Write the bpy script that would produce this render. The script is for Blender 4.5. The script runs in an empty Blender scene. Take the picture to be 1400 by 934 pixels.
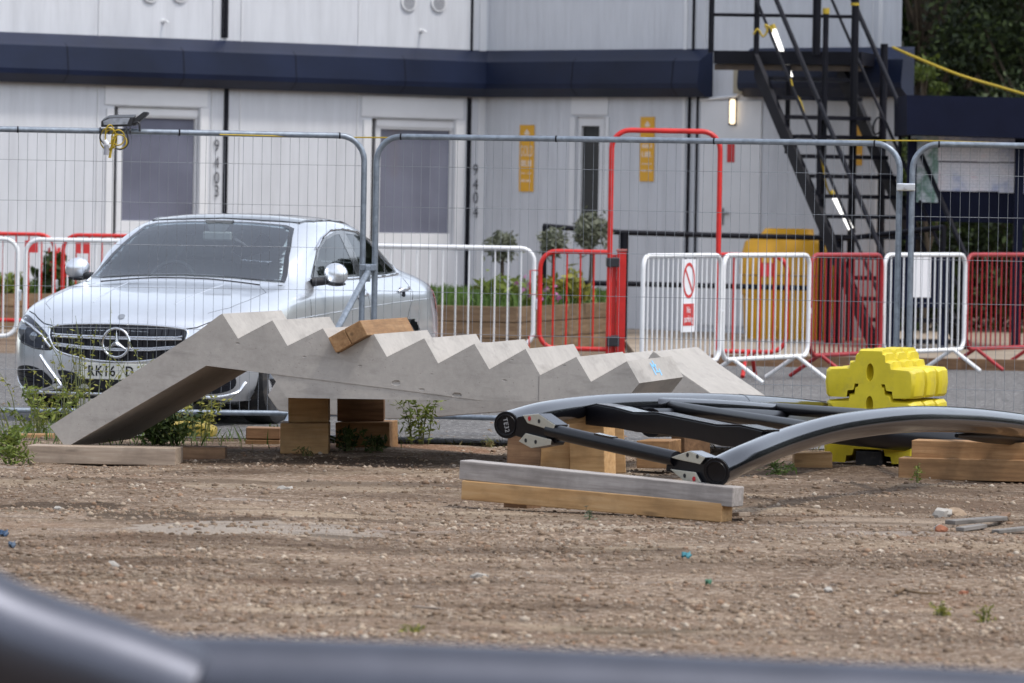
import bpy, bmesh, math, random
import numpy as np
from mathutils import Vector, Matrix, noise
from mathutils.bvhtree import BVHTree
random.seed(7)
rng = np.random.default_rng(11)
scene = bpy.context.scene
COL = scene.collection
rad = math.radians

# ------------------------------------------------------------------ camera
F = 7000.0
CAM = Vector((0, 0, 1.58))
PITCH = -math.atan((467 - 275) / F)
ROLL = 0.0175
_f = Vector((0, math.cos(PITCH), math.sin(PITCH)))
_u0 = Vector((0, -math.sin(PITCH), math.cos(PITCH)))
_r0 = Vector((1, 0, 0))
_r = _r0 * math.cos(ROLL) + _u0 * math.sin(ROLL)
_u = -_r0 * math.sin(ROLL) + _u0 * math.cos(ROLL)

def ray(px, py):
    return _f + _r * ((px - 700) / F) + _u * ((467 - py) / F)
def P(px, py, Y):
    d = ray(px, py)
    return CAM + d * (Y / d.y)
def G(px, py, z=0.0):
    d = ray(px, py)
    return CAM + d * ((z - CAM.z) / d.z)
def PL(px, py, p0, n):
    d = ray(px, py)
    return CAM + d * ((p0 - CAM).dot(n) / d.dot(n))

cam_d = bpy.data.cameras.new('camera')
cam = bpy.data.objects.new('camera', cam_d)
COL.objects.link(cam)
cam.matrix_world = Matrix(((_r.x, _u.x, -_f.x, CAM.x), (_r.y, _u.y, -_f.y, CAM.y), (_r.z, _u.z, -_f.z, CAM.z), (0, 0, 0, 1)))
cam_d.sensor_width = 36
cam_d.lens = 36 * F / 1400
cam_d.clip_start = 0.5
cam_d.clip_end = 2000
cam_d.dof.use_dof = True
cam_d.dof.focus_distance = 30.0
cam_d.dof.aperture_fstop = 6.3
scene.camera = cam

# ------------------------------------------------------------------ materials
class NT:
    def __init__(s, name):
        s.m = bpy.data.materials.new(name); s.m.use_nodes = True
        s.t = s.m.node_tree; s.t.nodes.clear()
        s.out = s.n('ShaderNodeOutputMaterial')
    def n(s, typ, **kw):
        nd = s.t.nodes.new(typ)
        for k, v in kw.items():
            if k.startswith('i_'):
                key = k[2:]
                key = int(key) if key.isdigit() else key.replace('_', ' ')
                nd.inputs[key].default_value = v
            else: setattr(nd, k, v)
        return nd
    def l(s, a, b): s.t.links.new(a, b)
    def ramp(s, fac, stops):
        r = s.n('ShaderNodeValToRGB'); el = r.color_ramp.elements
        while len(el) < len(stops): el.new(0.5)
        for e, (p, c) in zip(el, stops):
            e.position = p; e.color = (*c, 1) if len(c) == 3 else c
        s.l(fac, r.inputs[0]); return r.outputs[0]
    def coord(s, scale=(1, 1, 1), kind='Object', rot=(0, 0, 0)):
        tc = s.n('ShaderNodeTexCoord'); mp = s.n('ShaderNodeMapping')
        mp.inputs['Scale'].default_value = scale; mp.inputs['Rotation'].default_value = rot
        s.l(tc.outputs[kind], mp.inputs[0]); return mp.outputs[0]
    def noise(s, co, scale, detail=4, rough=.55):
        nz = s.n('ShaderNodeTexNoise'); nz.inputs['Scale'].default_value = scale
        nz.inputs['Detail'].default_value = detail; nz.inputs['Roughness'].default_value = rough
        s.l(co, nz.inputs['Vector']); return nz.outputs[0]
    def mix(s, fac, a, b, mode='MIX'):
        mx = s.n('ShaderNodeMix'); mx.data_type = 'RGBA'; mx.blend_type = mode
        for sock, v in ((mx.inputs[0], fac), (mx.inputs[6], a), (mx.inputs[7], b)):
            if hasattr(v, 'links'): s.l(v, sock)
            elif isinstance(v, (int, float)): sock.default_value = v
            else: sock.default_value = (*v, 1)
        return mx.outputs[2]
    def math(s, op, a, b=0.0):
        m = s.n('ShaderNodeMath'); m.operation = op
        for i, v in enumerate((a, b)):
            if hasattr(v, 'links'): s.l(v, m.inputs[i])
            else: m.inputs[i].default_value = v
        return m.outputs[0]
    def bump(s, h, strength, dist=.01, normal=None):
        b = s.n('ShaderNodeBump'); b.inputs['Strength'].default_value = strength
        b.inputs['Distance'].default_value = dist; s.l(h, b.inputs['Height'])
        if normal: s.l(normal, b.inputs['Normal'])
        return b.outputs[0]
    def bsdf(s, col, rough=.5, metal=0, normal=None, coat=0, spec=.5):
        p = s.n('ShaderNodeBsdfPrincipled')
        for key, v in (('Base Color', col), ('Roughness', rough), ('Metallic', metal)):
            if hasattr(v, 'links'): s.l(v, p.inputs[key])
            elif isinstance(v, (int, float)): p.inputs[key].default_value = v
            else: p.inputs[key].default_value = (*v, 1)
        p.inputs['Coat Weight'].default_value = coat
        p.inputs['Coat Roughness'].default_value = .05
        p.inputs['Specular IOR Level'].default_value = spec
        if normal: s.l(normal, p.inputs['Normal'])
        s.l(p.outputs[0], s.out.inputs[0]); return p

def simple(name, col, rough=.5, metal=0, var=.12, vscale=3.0, bump=0, bscale=60, coat=0, spec=.5, dirt=None, dscale=4, damt=.5, dlo=.5):
    t = NT(name); co = t.coord()
    nz = t.noise(co, vscale, 5)
    lo = tuple(c * (1 - var) for c in col); hi = tuple(min(1, c * (1 + var)) for c in col)
    c = t.ramp(nz, [(.3, lo), (.7, hi)])
    if dirt:
        dz = t.noise(co, dscale, 7, .7)
        f = t.ramp(dz, [(dlo, (0, 0, 0)), (dlo + .2, (damt,) * 3)])
        c = t.mix(f, c, dirt)
    nrm = t.bump(t.noise(co, bscale, 4), bump, .004) if bump else None
    t.bsdf(c, rough, metal, nrm, coat, spec)
    return t.m

M = {}
M['white_wall'] = None
def ribbed(name, col, pitch, strength):
    t = NT(name); co = t.coord()
    w = t.n('ShaderNodeTexWave'); w.wave_type = 'BANDS'; w.bands_direction = 'X'; w.wave_profile = 'SIN'
    w.inputs['Scale'].default_value = 0.314159 / pitch; t.l(co, w.inputs[0])
    h = t.ramp(w.outputs[0], [(.0, (0, 0, 0)), (.25, (1, 1, 1))])
    streak = t.noise(t.coord((3.0, 3.0, .35)), 2.2, 6, .6)
    c = t.ramp(streak, [(.3, tuple(x * .80 for x in col)), (.60, col), (.8, tuple(min(1, x * 1.04) for x in col))])
    fine = t.noise(co, 1.1, 3)
    c = t.mix(.35, c, t.ramp(fine, [(.3, tuple(x * .88 for x in col)), (.7, col)]))
    t.bsdf(c, .42, 0, t.bump(h, strength, .004))
    return t.m
M['wall'] = ribbed('cabin_wall', (.60, .61, .64), .10, .35)
M['wall_rib'] = ribbed('cabin_wall_ribbed', (.58, .59, .62), .09, .8)
M['trim'] = simple('white_trim', (.66, .66, .67), .4, 0, .05, 2)
M['navy'] = simple('navy_fascia', (.008, .013, .034), .40, 0, .25, 1.5, spec=.28)
M['navy_board'] = simple('navy_board', (.006, .008, .022), .7, 0, .25, 2, spec=.12)
M['black_steel'] = simple('black_steel', (.005, .005, .009), .5, 0, .4, 4, dirt=(.03, .018, .012), damt=.4, dlo=.58, spec=.18)
M['joint'] = simple('dark_joint', (.008, .008, .012), .6, spec=.15)
M['ink'] = simple('dark_ink', (.05, .05, .06), .7)
M['shade_glass'] = simple('blind_glass', (.15, .155, .20), .10, 0, .22, .9, coat=.9, bump=.9, bscale=1.6)
M['dark_glass'] = simple('dark_glass', (.012, .014, .014), .06, 0, .3, 3)
M['sign_yellow'] = simple('sign_yellow', (.70, .36, .03), .5, 0, .06)
M['sign_pale'] = simple('sign_pale', (.75, .62, .5), .6)
M['white'] = simple('white_paint', (.74, .74, .74), .38, 0, .06, 6, dirt=(.35, .28, .2), dscale=14, damt=.5, dlo=.6)
M['clean_white'] = simple('clean_white', (.78, .78, .80), .45, 0, .03)
M['red'] = simple('red_paint', (.56, .018, .014), .35, 0, .18, 6, dirt=(.25, .03, .03), dscale=12, damt=.5, dlo=.6)
M['dull_red'] = simple('dull_red_paint', (.32, .014, .018), .42, 0, .2, 6, dirt=(.14, .02, .02), dscale=12, damt=.5, dlo=.6)
M['red_plate'] = simple('red_plate', (.55, .03, .03), .5)
M['galv'] = simple('galvanised', (.23, .265, .31), .42, .5, .22, 25, dirt=(.15, .165, .18), dscale=40, damt=.5)
M['wire'] = simple('galvanised_wire', (.22, .235, .26), .5, .3, .1)
M['zinc'] = simple('bright_zinc', (.7, .72, .75), .3, .8, .1, 20)
M['black_plastic'] = simple('black_plastic', (.015, .015, .018), .5, 0, .2)
M['rubber'] = simple('black_rubber', (.02, .02, .022), .8, 0, .3, 10, dirt=(.12, .1, .08), dscale=12)
M['cable_yellow'] = simple('cable_yellow', (.40, .28, .015), .55)
M['plastic_yellow'] = simple('block_yellow', (.62, .50, .018), .48, 0, .10, 8, bump=.1, dirt=(.38, .30, .05), dscale=9, damt=.6, dlo=.52)
M['bin_yellow'] = simple('bin_yellow', (.68, .34, .008), .5, 0, .12, 3)
M['track'] = simple('track_grey', (.022, .023, .029), .20, .78, .12, 7, bump=.012, bscale=200, dirt=(.03, .026, .024), dscale=14, damt=.4, dlo=.6, coat=.7)
for nd in M['track'].node_tree.nodes:
    if nd.type == 'BSDF_PRINCIPLED': nd.inputs['Coat IOR'].default_value = 1.5; nd.inputs['Coat Roughness'].default_value = .10
M['track_near'] = simple('track_grey_near', (.085, .09, .112), .42, .7, .12, 7)
M['track_black'] = simple('track_black', (.005, .005, .007), .34, 0, .3, 8, dirt=(.02, .018, .015), dscale=14, damt=.4, dlo=.58, spec=.3)
M['flange'] = simple('bare_flange', (.48, .46, .38), .45, .2, .12, 30, dirt=(.3, .25, .18), dscale=30)
M['hole'] = simple('bolt_hole', (.01, .01, .012), .6)
M['red_plug'] = simple('red_plug', (.5, .02, .03), .5)
M['chrome'] = simple('chrome', (.75, .76, .78), .14, 1.0, .02)
M['soil'] = simple('soil', (.07, .045, .03), .9, 0, .4, 20, bump=.6)
M['blue_mark'] = simple('blue_spray', (.25, .55, .85), .8)

def concrete(name, col):
    t = NT(name); co = t.coord()
    a = t.noise(co, 2.2, 8, .65); b = t.noise(co, 26, 6, .7); s = t.noise(t.coord((1.2, 1.2, 5)), 3.0, 6, .6)
    c = t.ramp(a, [(.25, tuple(x * .70 for x in col)), (.5, col), (.75, tuple(x * 1.18 for x in col))])
    c = t.mix(.30, c, t.ramp(b, [(.3, tuple(x * .66 for x in col)), (.7, tuple(x * 1.2 for x in col))]))
    f = t.ramp(s, [(.54, (0, 0, 0)), (.72, (.55,) * 3)])
    c = t.mix(f, c, tuple(x * .55 for x in col))
    v = t.n('ShaderNodeTexVoronoi'); v.inputs['Scale'].default_value = 28; t.l(co, v.inputs['Vector'])
    pit = t.ramp(v.outputs['Distance'], [(.06, (0, 0, 0)), (.14, (1, 1, 1))])
    c = t.mix(t.math('MULTIPLY', t.math('SUBTRACT', 1.0, pit), .35), c, tuple(x * .4 for x in col))
    hh = t.math('ADD', b, t.math('MULTIPLY', pit, .4))
    t.bsdf(c, .85, 0, t.bump(hh, .35, .004)); return t.m
M['concrete'] = concrete('precast_concrete', (.385, .36, .33))

def timber_mat(name, dark, mid, light, grey=.0):
    t = NT(name)
    oi = t.n('ShaderNodeObjectInfo')
    tc = t.n('ShaderNodeTexCoord'); add = t.n('ShaderNodeVectorMath'); add.operation = 'ADD'
    sc = t.n('ShaderNodeVectorMath'); sc.operation = 'SCALE'; sc.inputs[3].default_value = 30
    comb = t.n('ShaderNodeCombineXYZ')
    for i in range(3): t.l(oi.outputs['Random'], comb.inputs[i])
    t.l(comb.outputs[0], sc.inputs[0]); t.l(tc.outputs['Object'], add.inputs[0]); t.l(sc.outputs[0], add.inputs[1])
    mp = t.n('ShaderNodeMapping'); mp.inputs['Scale'].default_value = (1.3, 17, 17); t.l(add.outputs[0], mp.inputs[0])
    g = t.noise(mp.outputs[0], 2.2, 8, .62)
    c = t.ramp(g, [(.28, dark), (.5, mid), (.74, light)])
    mp2 = t.n('ShaderNodeMapping'); mp2.inputs['Scale'].default_value = (2.5, 9, 9); t.l(add.outputs[0], mp2.inputs[0])
    v = t.n('ShaderNodeTexVoronoi'); v.inputs['Scale'].default_value = .9; t.l(mp2.outputs[0], v.inputs['Vector'])
    k = t.ramp(v.outputs['Distance'], [(.05, (1, 1, 1)), (.13, (0, 0, 0))])
    c = t.mix(t.math('MULTIPLY', k, .6), c, tuple(x * .35 for x in dark))
    st = t.noise(add.outputs[0], 5.0, 6, .65)
    c = t.mix(t.ramp(st, [(.44, (0, 0, 0)), (.72, (.75,) * 3)]), c, tuple(x * .55 for x in mid))
    hs = t.n('ShaderNodeHueSaturation'); t.l(c, hs.inputs['Color'])
    t.l(t.math('ADD', t.math('MULTIPLY', oi.outputs['Random'], .4), .8), hs.inputs['Value'])
    t.bsdf(hs.outputs[0], .75, 0, t.bump(g, .35, .004)); return t.m
M['timber'] = timber_mat('new_timber', (.17, .085, .034), (.32, .175, .075), (.43, .265, .13))
M['timber_bright'] = timber_mat('fresh_timber', (.34, .19, .075), (.47, .28, .12), (.55, .36, .18))
M['timber_dark'] = timber_mat('brown_timber', (.10, .05, .025), (.20, .11, .055), (.29, .17, .09))
M['timber_grey'] = timber_mat('weathered_timber', (.22, .195, .175), (.38, .345, .32), (.52, .48, .45))
M['timber_bed'] = timber_mat('sleeper_timber', (.10, .06, .03), (.19, .12, .065), (.27, .185, .11))
M['timber_old'] = timber_mat('old_grey_timber', (.09, .08, .07), (.17, .155, .14), (.26, .24, .22))
M['timber_pale'] = timber_mat('pale_timber', (.20, .15, .11), (.31, .24, .18), (.40, .33, .26))

def leaf_mat(name, a, b, c2=None, trans=.25):
    t = NT(name); g = t.n('ShaderNodeNewGeometry')
    stops = [(0, a), (1, b)] if not c2 else [(0, a), (.6, b), (1, c2)]
    c = t.ramp(g.outputs['Random Per Island'], stops)
    p = t.bsdf(c, .55, 0, spec=.25)
    tr = t.n('ShaderNodeBsdfTranslucent'); t.l(c, tr.inputs[0])
    mx = t.n('ShaderNodeMixShader'); mx.inputs[0].default_value = trans
    t.l(p.outputs[0], mx.inputs[1]); t.l(tr.outputs[0], mx.inputs[2]); t.l(mx.outputs[0], t.out.inputs[0])
    return t.m
M['leaf_dark'] = leaf_mat('tree_leaf', (.008, .014, .006), (.022, .036, .012), (.055, .08, .02), .14)
M['leaf_lime'] = leaf_mat('lime_leaf', (.03, .05, .01), (.09, .12, .02), None, .25)  # the sapling's own lime green
M['leaf_olive'] = leaf_mat('olive_leaf', (.07, .08, .05), (.16, .17, .115), (.25, .26, .20))
M['leaf_green'] = leaf_mat('weed_leaf', (.08, .115, .02), (.17, .22, .04), (.25, .29, .07))
M['leaf_deep'] = leaf_mat('deep_weed_leaf', (.02, .035, .01), (.05, .08, .02), (.08, .11, .03))
M['leaf_yellow'] = leaf_mat('seed_weed_leaf', (.12, .13, .025), (.25, .25, .05), (.36, .33, .08))
M['grass'] = leaf_mat('grass_blade', (.05, .10, .02), (.11, .19, .04), (.18, .24, .08))
M['dry_grass'] = leaf_mat('dry_blade', (.14, .11, .04), (.24, .20, .09), (.12, .14, .04))
M['pink'] = leaf_mat('pink_petal', (.40, .12, .30), (.55, .25, .45))
M['bark'] = simple('bark', (.06, .045, .03), .9, 0, .3, 15, bump=.5)
M['stem'] = simple('weed_stem', (.12, .14, .05), .7)
M['dry_stem'] = simple('dry_stem', (.16, .10, .05), .8)

# ------------------------------------------------------------------ object helpers
ROOTM = {}
def setp(o, label=None, cat=None, group=None, kind=None):
    if label: o['label'] = label
    if cat: o['category'] = cat
    if group: o['group'] = group
    if kind: o['kind'] = kind
    return o
def thing(name, label, cat, loc=(0, 0, 0), rotz=0.0, group=None, mat=None):
    o = bpy.data.objects.new(name, None); COL.objects.link(o)
    o.empty_display_size = .1
    if mat is None:
        o.location = loc; o.rotation_euler = (0, 0, rotz)
        m = Matrix.Translation(Vector(loc)) @ Matrix.Rotation(rotz, 4, 'Z')
    else:
        o.matrix_world = mat; m = mat
    ROOTM[o.name] = m
    return setp(o, label, cat, group)
def frame(o, x, z=Vector((0, 0, 1))):
    x = Vector(x).normalized(); z = Vector(z); y = z.cross(x).normalized(); z = x.cross(y)
    return Matrix(((x.x, y.x, z.x, o[0]), (x.y, y.y, z.y, o[1]), (x.z, y.z, z.z, o[2]), (0, 0, 0, 1)))

class MB:
    def __init__(s): s.v = []; s.f = []; s.mi = []
    def add(s, verts, faces, mi=0):
        b = len(s.v); s.v += [Vector(v) for v in verts]
        for f in faces: s.f.append(tuple(b + i for i in f)); s.mi.append(mi)
        return s
    def box(s, c, size, m=None, mi=0):
        hx, hy, hz = (x / 2 for x in size); c = Vector(c)
        vs = [Vector((x, y, z)) for z in (-hz, hz) for y in (-hy, hy) for x in (-hx, hx)]
        vs = [(m @ v if m else v) + c for v in vs]
        return s.add(vs, [(0, 2, 3, 1), (4, 5, 7, 6), (0, 1, 5, 4), (2, 6, 7, 3), (0, 4, 6, 2), (1, 3, 7, 5)], mi)
    def box2(s, lo, hi, mi=0):
        return s.box([(a + b) / 2 for a, b in zip(lo, hi)], [abs(b - a) for a, b in zip(lo, hi)], None, mi)
    def tube(s, pts, r, n=8, cap=True, closed=False):
        pts = [Vector(p) for p in pts]; N = len(pts)
        rs = r if isinstance(r, (list, tuple)) else [r] * N
        b = len(s.v); prev = None
        for i, p in enumerate(pts):
            if closed: t = pts[(i + 1) % N] - pts[i - 1]
            else: t = pts[min(i + 1, N - 1)] - pts[max(i - 1, 0)]
            t.normalize()
            if prev is None:
                a = Vector((0, 0, 1)) if abs(t.z) < .9 else Vector((1, 0, 0))
                x = a.cross(t).normalized()
            else:
                x = (prev - t * prev.dot(t)).normalized()
            prev = x; y = t.cross(x)
            for k in range(n):
                an = 2 * math.pi * k / n
                s.v.append(p + (x * math.cos(an) + y * math.sin(an)) * rs[i])
        R = N if closed else N - 1
        for i in range(R):
            j = (i + 1) % N
            for k in range(n):
                k2 = (k + 1) % n
                s.f.append((b + i * n + k, b + i * n + k2, b + j * n + k2, b + j * n + k)); s.mi.append(0)
        if cap and not closed:
            s.f.append(tuple(b + k for k in reversed(range(n)))); s.mi.append(0)
            s.f.append(tuple(b + (N - 1) * n + k for k in range(n))); s.mi.append(0)
        return s
    def prism(s, poly, ext, mi=0):
        poly = [Vector(p) for p in poly]; ext = Vector(ext); n = len(poly)
        nrm = Vector((0, 0, 0))
        for i in range(n): nrm += poly[i].cross(poly[(i + 1) % n])
        if nrm.dot(ext) > 0: poly = poly[::-1]
        vs = poly + [p + ext for p in poly]
        fs = [tuple(range(n)), tuple(reversed(range(n, 2 * n)))]
        fs += [(i, i + n, (i + 1) % n + n, (i + 1) % n) for i in range(n)]
        return s.add(vs, fs, mi)
    def disc(s, c, nrm, r, thick, n=16, mi=0):
        nrm = Vector(nrm).normalized(); a = Vector((0, 0, 1)) if abs(nrm.z) < .9 else Vector((1, 0, 0))
        x = a.cross(nrm).normalized(); y = nrm.cross(x); c = Vector(c)
        return s.prism([c + (x * math.cos(2 * math.pi * k / n) + y * math.sin(2 * math.pi * k / n)) * r for k in range(n)], nrm * thick, mi)
    def grid(s, rows, mi=0):
        b = len(s.v); R = len(rows); C = len(rows[0])
        for r in rows: s.v += [Vector(p) for p in r]
        for i in range(R - 1):
            for j in range(C - 1):
                s.f.append((b + i * C + j, b + i * C + j + 1, b + (i + 1) * C + j + 1, b + (i + 1) * C + j)); s.mi.append(mi)
        return s
    def ell(s, c, r, m=None, nu=14, nv=8, mi=0):
        c = Vector(c); b = len(s.v)
        for i in range(nv + 1):
            th = math.pi * i / nv
            for k in range(nu):
                ph = 2 * math.pi * k / nu
                v = Vector((r[0] * math.sin(th) * math.cos(ph), r[1] * math.sin(th) * math.sin(ph), r[2] * math.cos(th)))
                s.v.append((m @ v if m else v) + c)
        for i in range(nv):
            for k in range(nu):
                k2 = (k + 1) % nu
                s.f.append((b + i * nu + k, b + (i + 1) * nu + k, b + (i + 1) * nu + k2, b + i * nu + k2)); s.mi.append(mi)
        return s
    def build(s, name, mat, parent=None, smooth=None, bevel=0, local=False, frm=None, recalc=False):
        me = bpy.data.meshes.new(name)
        base = ROOTM.get(parent.name) if parent else None
        vs = s.v
        if frm is not None:                 # verts given in frame frm (world or parent-local); object keeps that frame
            fw = frm
            inv = None
        elif parent and not local:
            inv = base.inverted(); vs = [inv @ v for v in vs]
        me.from_pydata([tuple(v) for v in vs], [], s.f)
        mats = mat if isinstance(mat, (list, tuple)) else [mat]
        for m in mats: me.materials.append(m)
        if len(mats) > 1: me.polygons.foreach_set('material_index', s.mi)
        if recalc:
            bm = bmesh.new(); bm.from_mesh(me); bmesh.ops.remove_doubles(bm, verts=bm.verts, dist=1e-5)
            bmesh.ops.recalc_face_normals(bm, faces=bm.faces); bm.to_mesh(me); bm.free()
        me.update()
        if smooth:
            me.polygons.foreach_set('use_smooth', [True] * len(me.polygons))
            if smooth < 180: me.set_sharp_from_angle(angle=rad(smooth))
        o = bpy.data.objects.new(name, me); COL.objects.link(o)
        if parent: o.parent = parent
        if frm is not None:
            o.matrix_basis = (base.inverted() @ frm) if parent else frm
            ROOTM[o.name] = frm
        elif parent: ROOTM[o.name] = base
        else: ROOTM[o.name] = Matrix.Identity(4)
        if bevel:
            b = o.modifiers.new('bevel', 'BEVEL'); b.width = bevel; b.segments = 2; b.limit_method = 'ANGLE'; b.angle_limit = rad(40)
        return o

def children(o): return [c for c in bpy.data.objects if c.parent == o]
def copy_tree(o, parent=None):
    c = o.copy(); COL.objects.link(c)
    if parent: c.parent = parent
    for ch in children(o): copy_tree(ch, c)
    return c
def place(o, loc, rotz):
    o.location = loc; o.rotation_euler = (0, 0, rotz)
    ROOTM[o.name] = Matrix.Translation(Vector(loc)) @ Matrix.Rotation(rotz, 4, 'Z')
    return o

def arc(c, a, b, r, t0, t1, n=6):
    c = Vector(c); a = Vector(a); b = Vector(b)
    return [c + a * (r * math.cos(t0 + (t1 - t0) * i / n)) + b * (r * math.sin(t0 + (t1 - t0) * i / n)) for i in range(n + 1)]
def catmull(pts, n=8):
    pts = [Vector(p) for p in pts]; out = []
    q = [pts[0] * 2 - pts[1]] + pts + [pts[-1] * 2 - pts[-2]]
    for i in range(1, len(q) - 2):
        for k in range(n):
            t = k / n
            out.append(.5 * ((2 * q[i]) + (q[i + 1] - q[i - 1]) * t + (2 * q[i - 1] - 5 * q[i] + 4 * q[i + 1] - q[i + 2]) * t * t + (3 * q[i] - q[i - 1] - 3 * q[i + 1] + q[i + 2]) * t ** 3))
    out.append(pts[-1]); return out

def text_obj(name, body, size, mat, parent, frm, extrude=.0012, align='CENTER', sx=1.0, space=1.0, line=1.0, bold=0.0):
    cu = bpy.data.curves.new(name, 'FONT'); cu.body = body; cu.size = size; cu.extrude = extrude
    cu.align_x = align; cu.align_y = 'CENTER'; cu.space_character = space; cu.space_line = line; cu.offset = bold
    t = bpy.data.objects.new(name + '_tmp', cu); COL.objects.link(t)
    dg = bpy.context.evaluated_depsgraph_get(); me = bpy.data.meshes.new_from_object(t.evaluated_get(dg))
    COL.objects.unlink(t); bpy.data.objects.remove(t)
    for v in me.vertices: v.co.x *= sx
    me.materials.clear(); me.materials.append(mat)
    o = bpy.data.objects.new(name, me); COL.objects.link(o)
    if parent:
        o.parent = parent; o.matrix_basis = ROOTM[parent.name].inverted() @ frm
    else: o.matrix_basis = frm
    ROOTM[o.name] = frm
    return o

def leaves(pos, size, flat=0.0, aspect=.5, jitter=.4):
    """numpy cloud of pointed leaf quads -> (verts, faces)"""
    n = len(pos)
    a = rng.normal(size=(n, 3)); a[:, 2] *= (1 - flat); a /= np.linalg.norm(a, axis=1)[:, None]
    b = rng.normal(size=(n, 3)); b -= a * (a * b).sum(1)[:, None]; b /= np.linalg.norm(b, axis=1)[:, None]
    L = size * (1 + jitter * rng.uniform(-1, 1, n)); W = L * aspect
    p = np.asarray(pos)
    v = np.stack([p - a * L[:, None] / 2, p + b * W[:, None] / 2, p + a * L[:, None] / 2, p - b * W[:, None] / 2], 1).reshape(-1, 3)
    f = np.arange(n * 4).reshape(-1, 4)
    return v, f
def np_mesh(name, v, f, mat, parent=None, smooth=False):
    v = np.asarray(v, dtype=np.float32); f = np.asarray(f, dtype=np.int32)
    if parent is not None:
        inv = np.array(ROOTM[parent.name].inverted()); v = v @ inv[:3, :3].T.astype(np.float32) + inv[:3, 3].astype(np.float32)
    me = bpy.data.meshes.new(name); k = f.shape[1]
    me.vertices.add(len(v)); me.vertices.foreach_set('co', v.ravel())
    me.loops.add(f.size); me.loops.foreach_set('vertex_index', f.ravel())
    me.polygons.add(len(f)); me.polygons.foreach_set('loop_start', np.arange(len(f), dtype=np.int32) * k)
    me.update(calc_edges=True)
    if smooth: me.polygons.foreach_set('use_smooth', [True] * len(f))
    me.materials.append(mat)
    o = bpy.data.objects.new(name, me); COL.objects.link(o)
    if parent is not None: o.parent = parent; ROOTM[o.name] = ROOTM[parent.name]
    return o
# ------------------------------------------------------------------ light
SUN_EL, SUN_AZ = rad(62), math.atan2(.52, -.30)      # high hazy sun from the right, a little behind the viewer
sd = Vector((math.sin(SUN_AZ) * math.cos(SUN_EL), math.cos(SUN_AZ) * math.cos(SUN_EL), math.sin(SUN_EL)))
w = bpy.data.worlds.new('World'); scene.world = w; w.use_nodes = True
wt = w.node_tree; wt.nodes.clear()
sky = wt.nodes.new('ShaderNodeTexSky'); sky.sky_type = 'NISHITA'; sky.sun_disc = False
sky.sun_elevation = SUN_EL; sky.sun_rotation = SUN_AZ; sky.dust_density = 1.2; sky.air_density = 1.0; sky.ozone_density = 1.0
bg = wt.nodes.new('ShaderNodeBackground'); bg.inputs[1].default_value = .15
wo = wt.nodes.new('ShaderNodeOutputWorld')
hz = wt.nodes.new('ShaderNodeHueSaturation'); hz.inputs['Saturation'].default_value = .42   # thin cloud whitens the sky
wt.links.new(sky.outputs[0], hz.inputs['Color']); wt.links.new(hz.outputs[0], bg.inputs[0]); wt.links.new(bg.outputs[0], wo.inputs[0])
sun_d = bpy.data.lights.new('sun', 'SUN'); sun_d.energy = 1.0; sun_d.angle = rad(6); sun_d.color = (1, .95, .88)
sun = bpy.data.objects.new('sun', sun_d); COL.objects.link(sun)
sun.rotation_euler = (-sd).to_track_quat('-Z', 'Y').to_euler(); sun.location = (20, -20, 40)
scene.view_settings.view_transform = 'Standard'; scene.view_settings.look = 'None'
scene.view_settings.exposure = 1.14; scene.view_settings.gamma = 1.0; scene.view_settings.use_curve_mapping = False
scene.cycles.use_denoising = True
scene.cycles.max_bounces = 8; scene.cycles.transparent_max_bounces = 16
scene.cycles.sample_clamp_indirect = 6

# ------------------------------------------------------------------ ground
def sm(a, b, x): t = min(1, max(0, (x - a) / (b - a))); return t * t * (3 - 2 * t)
def gh(x, y):
    k = 1 - sm(32.6, 33.4, y)
    if k <= 0 or y < 5: return 0.0
    h = .022 * noise.noise((x * .35, y * .55, 1.3)) + .018 * noise.noise((x * .9, y * 1.3, 4.1)) + .010 * noise.noise((x * 3.1, y * 3.3, 9))
    h += .026 * noise.noise((x * .3, y * 1.9, 7.7)) + .012 * noise.noise((x * 1.2, y * 4.4, 2.2))
    # earth heaped under the stairs, lower at the left plank
    h += .04 * math.exp(-((x + .9) / 1.3) ** 2 - ((y - 31.2) / .8) ** 2)
    h -= .035 * math.exp(-((x + 2.4) / .6) ** 2 - ((y - 30.2) / .6) ** 2)
    h *= 1 - .7 * math.exp(-((x - .5) / .9) ** 2 - ((y - 26) / .8) ** 2)
    return h * k
xs = [-150, -90, -55, -35, -22, -14, -9, -6.5, -5.2] + list(np.arange(-4.6, 4.61, .065)) + [5.2, 6.5, 9, 14, 22, 35, 55, 90, 150]
ys = [-60, -25, -8, 2, 7, 10, 12, 13.2] + list(np.arange(14, 34.61, .055)) + [35.5, 38, 42, 48, 56, 70, 95, 140, 220]
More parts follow.
